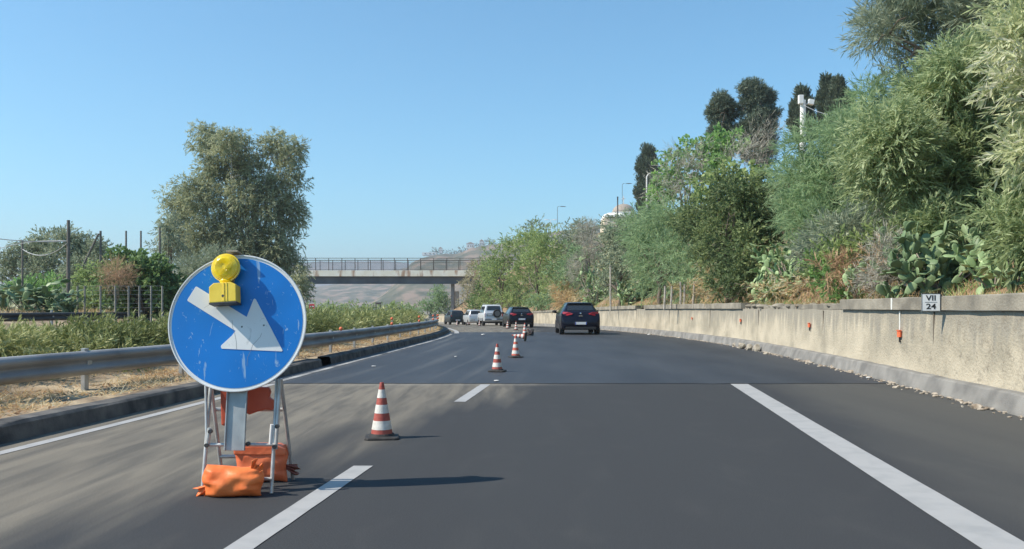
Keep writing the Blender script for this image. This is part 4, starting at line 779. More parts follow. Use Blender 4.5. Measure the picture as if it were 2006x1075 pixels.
for k, (px, Y, rad) in enumerate([(700, 150, 16), (650, 160, 15), (760, 150, 12), (790, 165, 14), (620, 150, 14)]):
    plant('distant_bush', ['round bush far behind the hedge under the bridge centre', 'bush far behind the hedge left of the bridge centre', 'bush far behind the hedge near the dark sign', 'bush far behind the hedge left of the pillar tree', 'bush far behind the hedge by the red sign'][k], 'shrub', [(px, 606, rad * 1.8, 5), (px + 18, 608, rad, 5)], Y, 'small', 'soft', 10, 630 + k, 5, r0=.04, group='bushes far behind the hedge')
m_pole = M('weathered_pole', (0.11, 0.10, 0.09), (0.2, 0.185, 0.165), 4, 0.9, .4, stretch=(2, 2, .3))
def pole(label, px, yt, Y, r, brace=None, lean=0):
    a = P(px, HY, Y); z0 = ground_at(a.x, Y); hh = P(0, yt, Y).z - z0; t = thing('wooden_pole', label, 'pole', (a.x, Y, z0), 0, 'poles behind the left guardrail')
    MB().tube([(0, 0, -.4), (lean * .5, 0, hh * .5), (lean, 0, hh)], [r * 1.2, r, r * .85], 8).build('shaft', m_pole, t, smooth='auto')
    if brace: q = P(brace[0], brace[1], Y); b0 = P(brace[2], brace[3], Y); MB().tube([(q.x - a.x, -.1, q.z - z0), (b0.x - a.x, -.1, b0.z - z0)], r * .75, 7).build('brace', m_pole, t)
    return a, z0 + hh
pole('tallest thick wooden pole left of the fence', 134, 431, 40, .085)
pole('thin pole at the far left carrying the wires', 44, 470, 44, .055)
pole('pole with a slanting brace behind the fence', 197, 452, 46, .07, (195, 458, 156, 538))
pole('thin pole rising behind the fig tree, left of two', 247, 452, 46, .055)
pole('thin pole rising behind the fig tree, right of two', 276, 452, 46, .055)
pole('thin pole beside the wispy grey tree', 313, 445, 46, .06)
def wire(label, pts, Y0, Y1, r=.02):
    n = 16; P0 = P(*pts[0], Y0); P1 = P(*pts[1], Y1); sag = pts[2]; o = MB().tube([tuple(P0.lerp(P1, k / n) - Vector((0, 0, sag * 4 * (k / n) * (1 - k / n)))) for k in range(n + 1)], r, 5).build('overhead_wire', m_lampg); tag(o, label, 'wire', 'wires hanging between the left poles')
wire('dark wire entering at the left edge and ending at the tall pole', ((-60, 458), (134, 472), .15), 38, 40, .022)
wire('thicker pale cable from the left edge up to the tall pole', ((-40, 500), (134, 472), -.25), 44, 40, .016)
wire('lower pale cable sagging from the thin pole to the tall pole', ((44, 488), (134, 474), .45), 44, 40, .022)
ft = thing('wire_fence', 'wire fence on pale concrete posts above the left dark guardrail', 'fence', (0, 38, 0)); m_fp = M('fence_post', (.2, .195, .17), (.3, .29, .26), 5, .9); prev = None; fp = [(152, 38), (166, 38), (197, 38), (226, 38), (252, 38), (273, 38), (296, 38), (318, 38)]
wm = MB()
for k, (px, Y) in enumerate(fp):
    a = P(px, 560, Y); z0 = ground_at(a.x, Y)
    MB().tube([(0, 0, -.2), (0, 0, a.z - z0)], .042, 4).build('fence_post', m_fp, ft).location = (a.x, 0, z0)
    if prev:
        for q in range(6): zq = q / 5 * .95; wm.tube([(prev.x, 0, prev.z - zq), (a.x, 0, a.z - zq)], .004, 4)
        nx = int((a.x - prev.x) / .3)
        for q in range(nx): xx = prev.x + (a.x - prev.x) * q / max(nx, 1); wm.tube([(xx, 0, a.z), (xx, 0, a.z - 1.0)], .003, 3)
    prev = a
wm.build('wire', m_lampg, ft)
a = P(133, 608, 37.2); b = P(120, 588, 37.4); o = MB().tube([tuple(b - a), (.35, 0, -.25)], .05, 6).build('fallen_post', m_stake); o.location = a; tag(o, 'pale post lying aslant at the foot of the tallest pole', 'post')
# far signs across the median
a = P(611, 600, 110); t = thing('traffic_sign', 'small far red sign with a white bar left of the bridge centre', 'sign', (a.x, 110, ground_at(a.x, 110))); zc = a.z - t.location.z
MB().tube([(0, 0.05, -.2), (0, 0.05, zc)], .04, 6).build('pole', m_lampg, t); MB().box((0, 0, zc), (.68, .03, .60)).build('panel', M('sign_red', (.6, .03, .04), rough=.5), t, bevel=.01); MB().box((0, -.02, zc), (.5, .02, .13)).build('bar', m_signwhite, t)
a = P(741, 597, 118); t = thing('road_sign', 'small dark far sign on two legs under the bridge', 'sign', (a.x, 118, ground_at(a.x, 118))); zc = a.z - t.location.z
MB().box((0, 0, zc + .2), (.8, .06, .28)).build('panel', m_rail, t); MB().box((-.3, .05, (zc) / 2), (.12, .06, zc)).box((.3, .05, zc / 2), (.12, .06, zc)).build('leg', m_rail, t)

# ---------------------------------------------------------------- cones
def cone_mat():
    return [M('cone_red', (0.30, 0.055, 0.042), (0.42, 0.095, 0.07), 14, 0.55, .15), M('cone_white', (0.55, 0.53, 0.48), (0.74, 0.72, 0.67), 16, 0.5, .15), m_dark]
CM = cone_mat(); CMO = [M('cone_orange', (0.48, 0.09, 0.06), (0.60, 0.15, 0.10), 14, .5), CM[1], m_dark]
def cone(label, loc, rz=0, rot=None, mats=CM, hgt=0.5, s=1.0):
    t = thing('traffic_cone', label, 'traffic cone', loc, rz, 'red and white traffic cones')
    b = MB(); q = .155
    pts = [(q - .03, -q), (q, -q + .03), (q, q - .03), (q - .03, q), (-q + .03, q), (-q, q - .03), (-q, -q + .03), (-q + .03, -q)]
    b.add([(x, y, 0) for x, y in pts] + [(x, y, .013) for x, y in pts] + [(x * .95, y * .95, .022) for x, y in pts], [tuple(range(8))[::-1], tuple(range(16, 24))] + [(i, (i + 1) % 8, 8 + (i + 1) % 8, 8 + i) for i in range(8)] + [(8 + i, 8 + (i + 1) % 8, 16 + (i + 1) % 8, 16 + i) for i in range(8)])
    b.lathe([(.135, .020), (.118, .028), (.108, .047)], 24); b.build('base', m_dark, t)
    body = MB(); zs = [(.045, .12, 0), (.12, .205, 1), (.205, .283, 0), (.283, .36, 1), (.36, .42, 0), (.42, .465, 1), (.465, .50, 0)]
    zs = [(.045, .085, 0), (.085, .165, 1), (.165, .233, 0), (.233, .31, 1), (.31, .372, 0), (.372, .448, 1), (.448, .505, 0)]
    rad = lambda z: .098 - (z - .045) * (.098 - .019) / .46
    for a, b_, mi in zs:
        e = .0015 if mi else 0; body.lathe([(rad(a) + e, a), (rad((a + b_) / 2) + e, (a + b_) / 2), (rad(b_) + e, b_)], 28, mi=mi)
    body.lathe([(.019, .505), (.017, .512), (.011, .513), (.010, .49)], 20, mi=0)
    body.build('cone_body', mats, t, smooth='auto')
    if rot: t.rotation_euler = rot
    t.scale = (s, s, s); return t
rg = G(748, 858); cone('nearest red and white traffic cone, right of the blue sign', rg, R(8))
rg = G(974, 728.5); rg.z = .012; cone('second standing traffic cone, on the fresh asphalt', rg, R(-10))
rg = G(1010, 700.5); rg.z = .012; cone('third standing traffic cone with a red tip, just beyond the second', rg, R(20), mats=CMO)
rg = G(1030, 668); rg.z = .155; cone('traffic cone lying on its side, tip pointing left, behind the third cone', rg, 0, (R(0), R(-84), R(-14)))
rg = G(1028, 656); rg.z = .012; cone('fourth standing cone, small and reddish, beside the dark upturned base', rg, R(5), mats=CMO)
rg = G(1039, 657.5); rg.z = .15; cone('toppled cone showing its dark square base, right of the small reddish cone', rg, 0, (R(74), 0, R(-14)), s=.98)
def far_g(px, Y, dz=0): return ((px - CX) * Y / F, Y, float(gz(Y)) + dz)
cone('small pale striped cone in front of the second dark hatchback', far_g(1011, 49), R(5))
cone('small pale striped cone left of the second dark hatchback', far_g(994.5, 55), R(15))
cone('tiny far cone in front of the leftmost dark car', far_g(895.5, 84), R(15)); cone('tiny far cone in front of the silver hatchback', far_g(939.5, 78), R(15))
cone('tiny far cone lying between the dark car and the silver hatchback', far_g(913, 80, .15), 0, (0, R(80), R(20)))

# ---------------------------------------------------------------- round keep-right sign on its stand
YS = 5.72; cs_ = G(466, 968); X0 = (466 - CX) * YS / F
st = thing('road_sign', 'round blue sign with a white arrow pointing down right, on a folding metal stand', 'sign', (X0, YS, 0))
TI = R(9); sc = P(466.5, 632.5, YS); hz = sc.z; RD = 271 / 2 * YS / F
SM = Matrix.Translation((0.0, 0.0, hz)) @ Matrix.Rotation(-TI, 4, 'X')          # local frame of the face: x right, z up, -y to viewer
def scratch(base_c, scr_c, name, amt=.62):
    m = M(name, base_c, rough=.38); n = m.node_tree.nodes; l = m.node_tree.links; p = n['Principled BSDF']; tc = n.new('ShaderNodeTexCoord')
    outs = []
    for sc_, st_, rot, lo in ((9, (1, 1, .28), .7, .65), (17, (1, 1, .35), -.6, .65), (38, (1, 1, .7), .2, .665)):
        mp = n.new('ShaderNodeMapping'); mp.inputs['Scale'].default_value = st_; mp.inputs['Rotation'].default_value = (0, rot, 0); nz = n.new('ShaderNodeTexNoise'); nz.inputs['Scale'].default_value = sc_; nz.inputs['Detail'].default_value = 4; nz.inputs['Distortion'].default_value = 1.2
        l.new(tc.outputs['Object'], mp.inputs[0]); l.new(mp.outputs[0], nz.inputs['Vector']); cr = n.new('ShaderNodeValToRGB'); e = cr.color_ramp.elements; e[0].position = lo; e[0].color = col((0, 0, 0)); e[1].position = lo + .05; e[1].color = col((amt,) * 3); l.new(nz.outputs['Fac'], cr.inputs[0]); outs.append(cr.outputs[0])
    a = n.new('ShaderNodeMath'); a.operation = 'MAXIMUM'; l.new(outs[0], a.inputs[0]); l.new(outs[1], a.inputs[1]); b = n.new('ShaderNodeMath'); b.operation = 'MAXIMUM'; l.new(a.outputs[0], b.inputs[0]); l.new(outs[2], b.inputs[1])
    nb = n.new('ShaderNodeTexNoise'); nb.inputs['Scale'].default_value = 2.2; l.new(tc.outputs['Object'], nb.inputs['Vector']); c2 = n.new('ShaderNodeValToRGB'); e = c2.color_ramp.elements; e[0].position = .3; e[0].color = col([x * .86 for x in base_c]); e[1].position = .7; e[1].color = col([min(1, x * 1.12) for x in base_c]); l.new(nb.outputs['Fac'], c2.inputs[0])
    mx = n.new('ShaderNodeMix'); mx.data_type = 'RGBA'; l.new(b.outputs[0], mx.inputs[0]); l.new(c2.outputs[0], mx.inputs[6]); mx.inputs[7].default_value = col(scr_c); l.new(mx.outputs[2], p.inputs['Base Color']); return m
m_blue = scratch((0.0, 0.17, 0.56), (0.35, 0.5, 0.65), 'sign_blue'); m_swhite = scratch((0.72, 0.74, 0.74), (0.4, 0.42, 0.42), 'sign_white', .4)
RYX = Matrix.Rotation(R(90), 4, 'X')
fo = MB().lathe([(0, .0), (RD - .012, .0), (RD - .002, .004), (RD, .012), (RD - .003, .020), (RD - .01, .020), (RD - .01, .0125), (0, .0125)], 96, RYX).build('disc', m_swhite, st, smooth='auto'); fo.matrix_local = SM
bo = MB().lathe([(0, .0128), (RD - .026, .0128), (RD - .026, .0145), (0, .0145)], 96, RYX).build('blue_face', m_blue, st); bo.matrix_local = SM
av = [(230, 293), (222, 294), (170, 385), (172, 395), (517, 606), (521, 612), (424, 706), (421, 718), (428, 730), (843, 749), (850, 743), (648, 384), (640, 378), (632, 384), (590, 508)]
arp = [((x - 525) / 483 * RD, (548 - y) / 483 * RD) for x, y in av]
ar = MB(); n_ = len(arp)
bm = bmesh.new(); vs = [bm.verts.new((x, -.0165, z)) for x, z in arp]; fc = bm.faces.new(vs); bmesh.ops.triangulate(bm, faces=[fc]); me = bpy.data.meshes.new('arrow'); bm.normal_update(); bm.to_mesh(me); bm.free(); me.materials.append(m_swhite)
ao = bpy.data.objects.new('arrow', me); C.objects.link(ao); ao.parent = st; ao.matrix_local = SM; so = ao.modifiers.new('thickness', 'SOLIDIFY'); so.thickness = .002; so.offset = 0
ck = MB()
def crack(pts, w=.0018):
    q = [((x - 525) / 483 * RD, (548 - y) / 483 * RD) for x, y in pts]
    for a, b in zip(q, q[1:]):
        d = Vector((b[0] - a[0], 0, b[1] - a[1])); nn_ = Vector((-d.z, 0, d.x)).normalized() * w / 2; A = Vector((a[0], -.0182, a[1])); B = Vector((b[0], -.0182, b[1])); ck.add([A - nn_, A + nn_, B + nn_, B - nn_], [(0, 1, 2, 3)])
crack([(700, 622), (690, 650), (655, 690), (640, 705), (630, 745), (610, 790), (608, 850)]); crack([(490, 530), (495, 580), (512, 620), (528, 690), (530, 735)]); crack([(360, 395), (320, 425), (290, 445)], .0012)
ck.build('crack', M('crack_dark', (.2, .2, .2)), st).matrix_local = SM
bl = MB()
for (x, z) in ((560, 577), (712, 567)): bl.lathe([(0, -.004), (.0065, -.003), (.0065, 0)], 10, Matrix.Translation(((x - 525) / 483 * RD, -.0175, (548 - z) / 483 * RD)) @ RYX)
bl.build('bolt', m_lampd, st).matrix_local = SM
# back plate (channel) that hangs below the disc
pl = MB(); pw = .125; pl.box((.012, .03, -.585), (pw, .012, .49)); pl.box((.012 - pw / 2, .02, -.585), (.008, .022, .49)); pl.box((.012 + pw / 2, .02, -.585), (.008, .022, .49)); pl.build('back_plate', M('plate_metal', (.30, .33, .34), (.46, .49, .49), 5, .5, .1, metal=.3), st, bevel=.002).matrix_local = SM
m_tube = M('stand_steel', (0.36, 0.36, 0.35), (0.58, 0.58, 0.56), 9, 0.45, .1, metal=.45)
def L3(px, py, Y): p = P(px, py, Y); return (p.x - X0, p.y - YS, p.z)
def gl(px, Y): return ((px - CX) * Y / F - X0, Y - YS, 0.0)
YF, YR = 5.60, 6.05
def leg(a, b, r=.0125, nm='leg', mat=m_tube): return MB().tube([a, tuple((Vector(a) + Vector(b)) / 2), b], r, 10).build(nm, mat, st, smooth='auto')
leg(gl(396, YF), L3(414, 742, 5.80)); leg(gl(531.5, YF), L3(543, 742, 5.80)); leg(gl(436, YR), L3(412, 742, 5.84)); leg(gl(574, YR), L3(550, 742, 5.84))
leg(L3(405, 872, 5.67), L3(403, 742, 5.76), .010, 'upright'); leg(L3(540, 880, 5.66), L3(549, 742, 5.76), .012, 'upright')
leg(L3(404, 871, 5.665), L3(540, 871, 5.665), .012, 'crossbar'); leg(L3(400, 938, 5.615), L3(533, 938, 5.615), .012, 'crossbar')
leg(L3(431, 894, 6.0), L3(569, 894, 6.0), .013, 'crossbar'); leg(L3(418, 802, 5.92), L3(557, 802, 5.92), .013, 'crossbar')
leg(L3(530, 870, 5.62), L3(533, 831, 5.62), .012, 'holder', M('holder_white', (.68, .68, .66))); leg(L3(406, 872, 5.655), L3(411, 838, 5.66), .014, 'holder')
ns = MB()
for (px, py) in ((405, 872), (538, 875), (412, 845), (543, 835), (457, 869), (486, 869)): ns.lathe([(0, -.012), (.014, -.012), (.014, .012), (0, .012)], 10, Matrix.Translation(L3(px, py, 5.645)) @ RYX)
ns.build('bolt', m_lampd, st)

# warning beacon hanging on the sign
bt = thing('warning_beacon', 'yellow warning lamp with round lens hanging on the top of the blue sign', 'warning lamp', (X0, YS, 0)); BM = SM @ Matrix.Translation((-.022 * 0, 0, 0))
def bl_(x, y): return ((x - 525) / 483 * RD, (548 - y) / 483 * RD)
m_ylens = M('yellow_lens', (0.86, 0.60, 0.0), (0.97, 0.74, 0.02), 30, 0.15, .12, bscale=55, spec=.6, coat=.5); m_ybox = M('yellow_box', (0.80, 0.56, 0.04), (0.92, 0.68, 0.08), 5, .45, .08)
lx_, lz_ = bl_(447, 172); LMx = SM @ Matrix.Translation((lx_, -.075, lz_)) @ Matrix.Rotation(R(-3), 4, 'Y') @ Matrix.Scale(1.04, 4) @ RYX
o = MB().lathe([(0, .048), (.03, .046), (.06, .038), (.078, .026), (.083, .018), (.083, -.018), (.078, -.026), (.06, -.038), (.03, -.046), (0, -.048)], 40).build('lens', m_ylens, bt, smooth='auto'); o.matrix_local = LMx
rg_ = MB(); rg_.lathe([(.0835, -.007), (.091, -.006), (.091, .006), (.0835, .007), (.0835, -.007)], 40)
for k in range(9): rg_.lathe([(.014 + k * .0075, .0485 - k * k * .00030), (.0165 + k * .0075, .0505 - k * k * .00033), (.019 + k * .0075, .0470 - k * k * .00036)], 32)
o = rg_.build('lens_ring', m_ylens, bt, smooth='auto'); o.matrix_local = LMx
bx_, bz_ = bl_(455, 350); BX = SM @ Matrix.Translation((bx_, -.075, bz_)) @ Matrix.Rotation(R(-4), 4, 'Y') @ Matrix.Scale(.98, 4)
pb = [(-.092, -.068), (.085, -.068), (.085, .045), (.052, .062), (-.062, .062), (-.092, .038)]
o = MB().prism(pb, -.055, .05).build('battery_box', m_ybox, bt, bevel=.004); o.matrix_local = BX
o = MB().box((-.004, 0, -.0735), (.182, .11, .010)).build('box_base', m_lampd, bt, bevel=.002); o.matrix_local = BX
o = MB().box((.006, -.0565, .0), (.006, .004, .12)).box((.026, -.0565, .0), (.004, .003, .12)).build('box_rib', m_ybox, bt); o.matrix_local = BX
o = MB().lathe([(0, .059), (.009, .0585), (.009, .054)], 12, Matrix.Translation((0, 0, -.028)) @ RYX).build('lock', m_lampd, bt); o.matrix_local = BX
o = MB().lathe([(.028, .055), (.032, .068), (.040, .080), (.034, .092)], 18).build('neck', m_ylens, bt, smooth='auto'); o.matrix_local = BX
hx, hz_ = bl_(485, 52); o = MB().box((hx, -.03, hz_), (.075, .10, .010)).box((hx, .024, hz_ - .03), (.07, .008, .06)).build('hook', M('hook_steel', (.35, .3, .22), rough=.5, metal=.4), bt); o.matrix_local = SM
o = MB().box((bx_ + .01, -.022, bz_ + .07), (.05, .03, .22)).build('bracket', M('bracket_grey', (.25, .24, .2), rough=.5), bt); o.matrix_local = SM

# sand bags
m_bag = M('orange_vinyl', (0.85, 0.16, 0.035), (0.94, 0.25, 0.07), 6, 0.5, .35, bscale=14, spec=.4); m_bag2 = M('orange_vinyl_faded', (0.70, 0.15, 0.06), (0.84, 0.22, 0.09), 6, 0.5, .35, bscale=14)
def sack(name, label, cx, cy, cz, sx, sy, sz, seed, mat, lie=False, wr=1.0):
    """filled vinyl bag: a pillow with sharp corners, creases running in from both ends"""
    g = np.random.default_rng(seed); n, k = 44, 26; ph = g.random(10) * 6.3; V = []; F_ = []
    def pt(u, v, sgn):
        th = max(0.0, 1 - abs(u) ** 3.2) ** .5 * max(0.0, 1 - abs(v) ** 3.0) ** .5; e = abs(u) ** 2
        cr = .11 * e * math.sin(9 * v + ph[0] + 3 * u) + .05 * math.sin(5.5 * u + 2.5 * v + ph[1]) + .05 * e * math.sin(17 * v + ph[2]) + .04 * math.sin(4 * v - 7 * u + ph[3])
        x = u * (1 - .06 * v * v + .05 * math.sin(4 * v + ph[4])); z = v * (1 + .10 * e - .07 * (1 - e) * (1 if v > 0 else .3) + .06 * math.sin(3 * u + ph[5])); y = sgn * th * (1 + .0 * u) + cr * wr * (.35 + th)
        Z = z * sz / 2
        if lie: Z = max(Z, -sz * .47); y = y * (1.0 + .25 * (1 - v) / 2)
        return (x * sx / 2, y * sy / 2, Z)
    for sgn in (-1, 1):
        o = len(V)
        for j in range(k + 1):
            for i in range(n + 1): V.append(pt(math.sin((i / n - .5) * math.pi), math.sin((j / k - .5) * math.pi), sgn))
        for j in range(k):
            for i in range(n): F_.append((o + j * (n + 1) + i, o + j * (n + 1) + i + 1, o + (j + 1) * (n + 1) + i + 1, o + (j + 1) * (n + 1) + i))
    t = thing(name, label, 'sandbag', (cx, cy, cz), 0, 'orange sandbags weighing down the sign stand'); o = MB().add(V, F_).build('bag', mat, t, smooth=True)
    bm = bmesh.new(); bm.from_mesh(o.data); bmesh.ops.remove_doubles(bm, verts=bm.verts, dist=.0006); bmesh.ops.recalc_face_normals(bm, faces=bm.faces); bm.to_mesh(o.data); bm.free(); return t
fb = G(464, 970); q = 5.48
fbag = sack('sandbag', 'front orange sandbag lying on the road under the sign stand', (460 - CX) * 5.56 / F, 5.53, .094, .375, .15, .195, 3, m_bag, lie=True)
def crumple(parent, base, tipdir, length, width, mat, seed, name='tied_end'):
    g = np.random.default_rng(seed); m = MB(); n = 14; rows = []; d = Vector(tipdir).normalized(); s = d.cross(Vector((0, 1, 0))).normalized()
    for j in range(6):
        f_ = j / 5; c = Vector(base) + d * length * f_; row = []
        for i in range(n + 1):
            u = i / n * 2 - 1; w_ = width * (.35 + .65 * f_) / 2; row.append(tuple(c + s * u * w_ + Vector((0, math.sin(u * 9 + seed) * .012 * (.4 + f_), 0)) + d * (.018 * math.sin(u * 6 + seed * 2) * f_)))
        rows.append(row)
    m.strip(rows); o = m.build(name, mat, parent, smooth=True); md = o.modifiers.new('thickness', 'SOLIDIFY'); md.thickness = .003; return o
t = fbag
crumple(t, (.13, -.02, .055), (.7, -.1, 1), .075, .09, m_bag, 2); crumple(t, (-.16, -.01, -.04), (-1, 0, -.75), .07, .11, m_bag, 4)
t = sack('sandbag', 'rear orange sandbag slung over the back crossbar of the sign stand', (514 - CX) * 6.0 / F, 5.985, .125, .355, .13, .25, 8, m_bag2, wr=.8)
MB().prism([(-.175, .075), (-.178, .108), (-.15, .128), (-.02, .135), (.12, .133), (.172, .108), (.180, .08), (.172, .062), (.10, .066), (.0, .062), (-.17, .066)], -.068, .065).build('flap', m_bag2, t, bevel=.012)
crumple(t, (.165, 0, -.02), (1, .1, -.35), .085, .075, M('bag_tail_dark', (.2, .06, .04), rough=.5), 6)
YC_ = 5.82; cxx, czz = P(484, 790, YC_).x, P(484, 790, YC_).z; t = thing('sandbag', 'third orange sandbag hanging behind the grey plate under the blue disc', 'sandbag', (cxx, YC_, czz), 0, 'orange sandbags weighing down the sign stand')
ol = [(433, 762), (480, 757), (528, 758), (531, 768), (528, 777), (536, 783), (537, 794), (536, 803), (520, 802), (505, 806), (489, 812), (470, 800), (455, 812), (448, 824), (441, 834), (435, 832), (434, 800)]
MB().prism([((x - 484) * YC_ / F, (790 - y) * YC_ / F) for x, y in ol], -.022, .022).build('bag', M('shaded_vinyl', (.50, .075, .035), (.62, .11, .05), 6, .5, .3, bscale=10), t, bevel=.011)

# ---------------------------------------------------------------- vehicles
m_glass = M('car_glass', (0.02, 0.024, 0.028), rough=0.06, spec=0.8); m_tyre = M('tyre', (0.018, 0.018, 0.018), rough=.85); m_rim = M('rim', (.42, .43, .44), rough=.35, metal=.8)
m_tail = M('tail_lamp', (0.50, 0.03, 0.05), rough=.15, spec=.7, coat=.5); m_plate = M('number_plate', (.72, .73, .74), rough=.4); m_chrome = M('chrome', (.75, .75, .76), rough=.15, metal=1); m_trim = M('black_trim', (.02, .02, .021), rough=.6); m_eu = M('plate_blue', (.03, .07, .4), rough=.4)
def paint(n_, c, r_=.28, metal=.2): return M(n_, c, rough=r_, metal=metal, coat=.25, spec=.25)
def car(name, label, cat, X, Y, heading, rows, belt, body, wb=(0.75, 3.35), wr=.32, rear_glass=None, tail=None, extra=None, side=(0.75, 3.0), plate=(0, .5, .0), badge=None, W=.9, mirrors=True, front_glass=None, rails=False):
    t = thing(name, label, cat, (X, Y, float(gz(Y))), heading, 'vehicles driving on the road'); A = np.array(rows)
    def sec(y):
        zb, zt_, wl, wbt, wt = [float(np.interp(y, A[:, 0], A[:, k])) for k in range(1, 6)]; be = min(belt, zt_ - .035); up = max(zt_ - be - .05, .0)
        return [(0, zb), (wl * .86, zb), (wl, zb + .05), (wbt * 1.0, zb + (be - zb) * .45), (wbt * .995, zb + (be - zb) * .8), (wbt * .97, be), (wbt * .965 + (wt - wbt * .965) * .45, be + up * .5), (wt + .012, be + up * .92 + .0), (wt - .03, zt_ - .022), (wt - .10, zt_ - .004), (wt * .45, zt_ + .006), (0, zt_ + .01)]
    ys_ = np.unique(np.concatenate([A[:, 0], np.linspace(A[0, 0], A[-1, 0], 60)])); rings = []
    for y in ys_:
        h_ = sec(y); rings.append([(x, y, z) for x, z in h_] + [(-x, y, z) for x, z in h_[-2:0:-1]])
    m = MB(); nR = len(rings[0]); vs = [p for r_ in rings for p in r_]; fs = []
    for i in range(len(rings) - 1):
        for k in range(nR): fs.append((i * nR + k, i * nR + (k + 1) % nR, (i + 1) * nR + (k + 1) % nR, (i + 1) * nR + k))
    fs += [tuple(range(nR)), tuple((len(rings) - 1) * nR + k for k in range(nR))]; m.add(vs, fs); m.build('body', body, t, smooth='auto')
    def topz(y): return float(np.interp(y, A[:, 0], A[:, 2]))
    def topw(y): return float(np.interp(y, A[:, 0], A[:, 5]))
    def panel(nm, y0, y1, in0, in1, off, mat, n=8, sgn=1):
        mm = MB(); rr_ = []
        for j in range(n + 1):
            y = y0 + (y1 - y0) * j / n; f_ = j / n; w_ = topw(y) - (in0 + (in1 - in0) * f_); z = topz(y); e = .03 * 1; sl = (topz(y + e) - topz(y - e)) / (2 * e); nl = math.hypot(1, sl); oy, oz = -sl / nl * off, off / nl
            rr_.append([(w_ * u, y + oy, z + oz + .008 * (1 - abs(u))) for u in (-1, -.5, 0, .5, 1)])
        mm.strip(rr_); return mm.build(nm, mat, t, smooth=True)
    if rear_glass: panel('rear_window', rear_glass[0], rear_glass[1], rear_glass[2], rear_glass[3], .012, m_glass)
    if front_glass: panel('windscreen', front_glass[0], front_glass[1], .06, .04, .012, m_glass)
    for s in (-1, 1):
        mm = MB(); rr_ = []
        for j in range(13):
            y = side[0] + (side[1] - side[0]) * j / 12; h_ = sec(y); a, b, c_ = h_[5], h_[6], h_[7]; f_ = .12; lo = (a[0] + (b[0] - a[0]) * f_, a[1] + (b[1] - a[1]) * f_); hi = (b[0] + (c_[0] - b[0]) * .85, b[1] + (c_[1] - b[1]) * .85)
            rr_.append([(s * (lo[0] + .008), y, lo[1]), (s * (b[0] + .008), y, b[1]), (s * (hi[0] + .008), y, hi[1])])
        mm.strip(rr_); mm.build('side_window', m_glass, t, smooth=True)
        for y in wb:
            wh = thing_child('wheel', t, (s * (W - .10), y, wr)); RM = Matrix.Rotation(R(90), 4, 'Y')
            MB().lathe([(wr * .62, -.10), (wr * .95, -.105), (wr, -.08), (wr, .08), (wr * .95, .105), (wr * .62, .10), (wr * .62, -.10)], 24, RM).build('tyre', m_tyre, wh, smooth='auto')
            rm = MB(); rm.lathe([(0, .07), (wr * .2, .085), (wr * .25, .06), (wr * .6, .06), (wr * .62, .10)], 20, RM @ Matrix.Rotation(0 if s > 0 else math.pi, 4, 'X')); rm.build('rim', m_rim, wh, smooth='auto')
        if mirrors:
            MB().lathe([(0, -.11), (.06, -.09), (.08, 0), (.06, .09), (0, .11)], 12, Matrix.Translation((s * (W + .10), side[1] - .25, belt + .08)) @ Matrix.Rotation(R(90), 4, 'Y') @ Matrix.Diagonal((.9, .6, 1, 1))).box((s * (W + .01), side[1] - .24, belt + .02), (.12, .05, .04)).build('mirror', m_trim, t, smooth=True)
    if tail:
        for s in (-1, 1):
            mm = MB(); x0, x1, z0, z1, y0 = tail; outl = [(x0, (z0 + z1) / 2, 0), (x0 + (x1 - x0) * .45, z1 - .01, 0), (x1, z1 - .0, .10), (x1 + .0, z0 + .02, .09), (x0 + (x1 - x0) * .6, z0, .0), (x0 + .05, z0 + .03, 0)]
            fr = [(s * x, y0 + dy - .03, z) for x, z, dy in outl]; bk = [(s * x * .98, y0 + dy + .09, z) for x, z, dy in outl]; mm.add(fr + bk, [tuple(range(6)), tuple(range(6, 12))[::-1]] + [(i, (i + 1) % 6, 6 + (i + 1) % 6, 6 + i) for i in range(6)]); mm.build('tail_light', m_tail, t, bevel=.012)
    px_, pz_, py_ = plate; MB().box((px_, py_ - .012, pz_), (.52, .012, .115)).build('number_plate', m_plate, t, bevel=.002); MB().box((px_ - .24, py_ - .0195, pz_), (.035, .003, .11)).box((px_ + .24, py_ - .0195, pz_), (.035, .003, .11)).build('plate_band', m_eu, t)
    if badge: MB().lathe([(0, .016), (.035, .014), (.042, .006), (.042, 0)], 18, Matrix.Translation((0, badge[0], badge[1])) @ RYX).build('badge', m_chrome, t, smooth=True)
    if extra: extra(t)
    MB().box((0, 2.0, .30), (1.3, 3.4, .14)).build('underbody', m_trim, t)
    return t
def thing_child(name, parent, loc): o = bpy.data.objects.new(name, None); C.objects.link(o); o.parent = parent; o.location = loc; o.empty_display_size = .1; return o
HATCH = [(0.00, .42, .58, .58, .64, .58), (0.02, .34, .66, .74, .78, .70), (0.07, .27, .78, .82, .845, .76), (0.12, .25, .92, .85, .865, .78), (0.18, .23, 1.00, .865, .875, .77), (0.26, .22, 1.045, .87, .885, .745), (0.45, .22, 1.20, .88, .895, .685), (0.68, .22, 1.37, .885, .90, .615), (0.76, .22, 1.405, .885, .90, .60), (1.2, .20, 1.45, .885, .90, .60), (2.0, .2, 1.465, .885, .90, .60), (2.55, .2, 1.42, .885, .9, .60), (3.25, .2, 1.03, .885, .895, .70), (3.6, .22, .97, .87, .88, .72), (4.1, .25, .84, .83, .84, .68), (4.28, .32, .7, .74, .76, .6), (4.35, .42, .58, .58, .6, .5)]
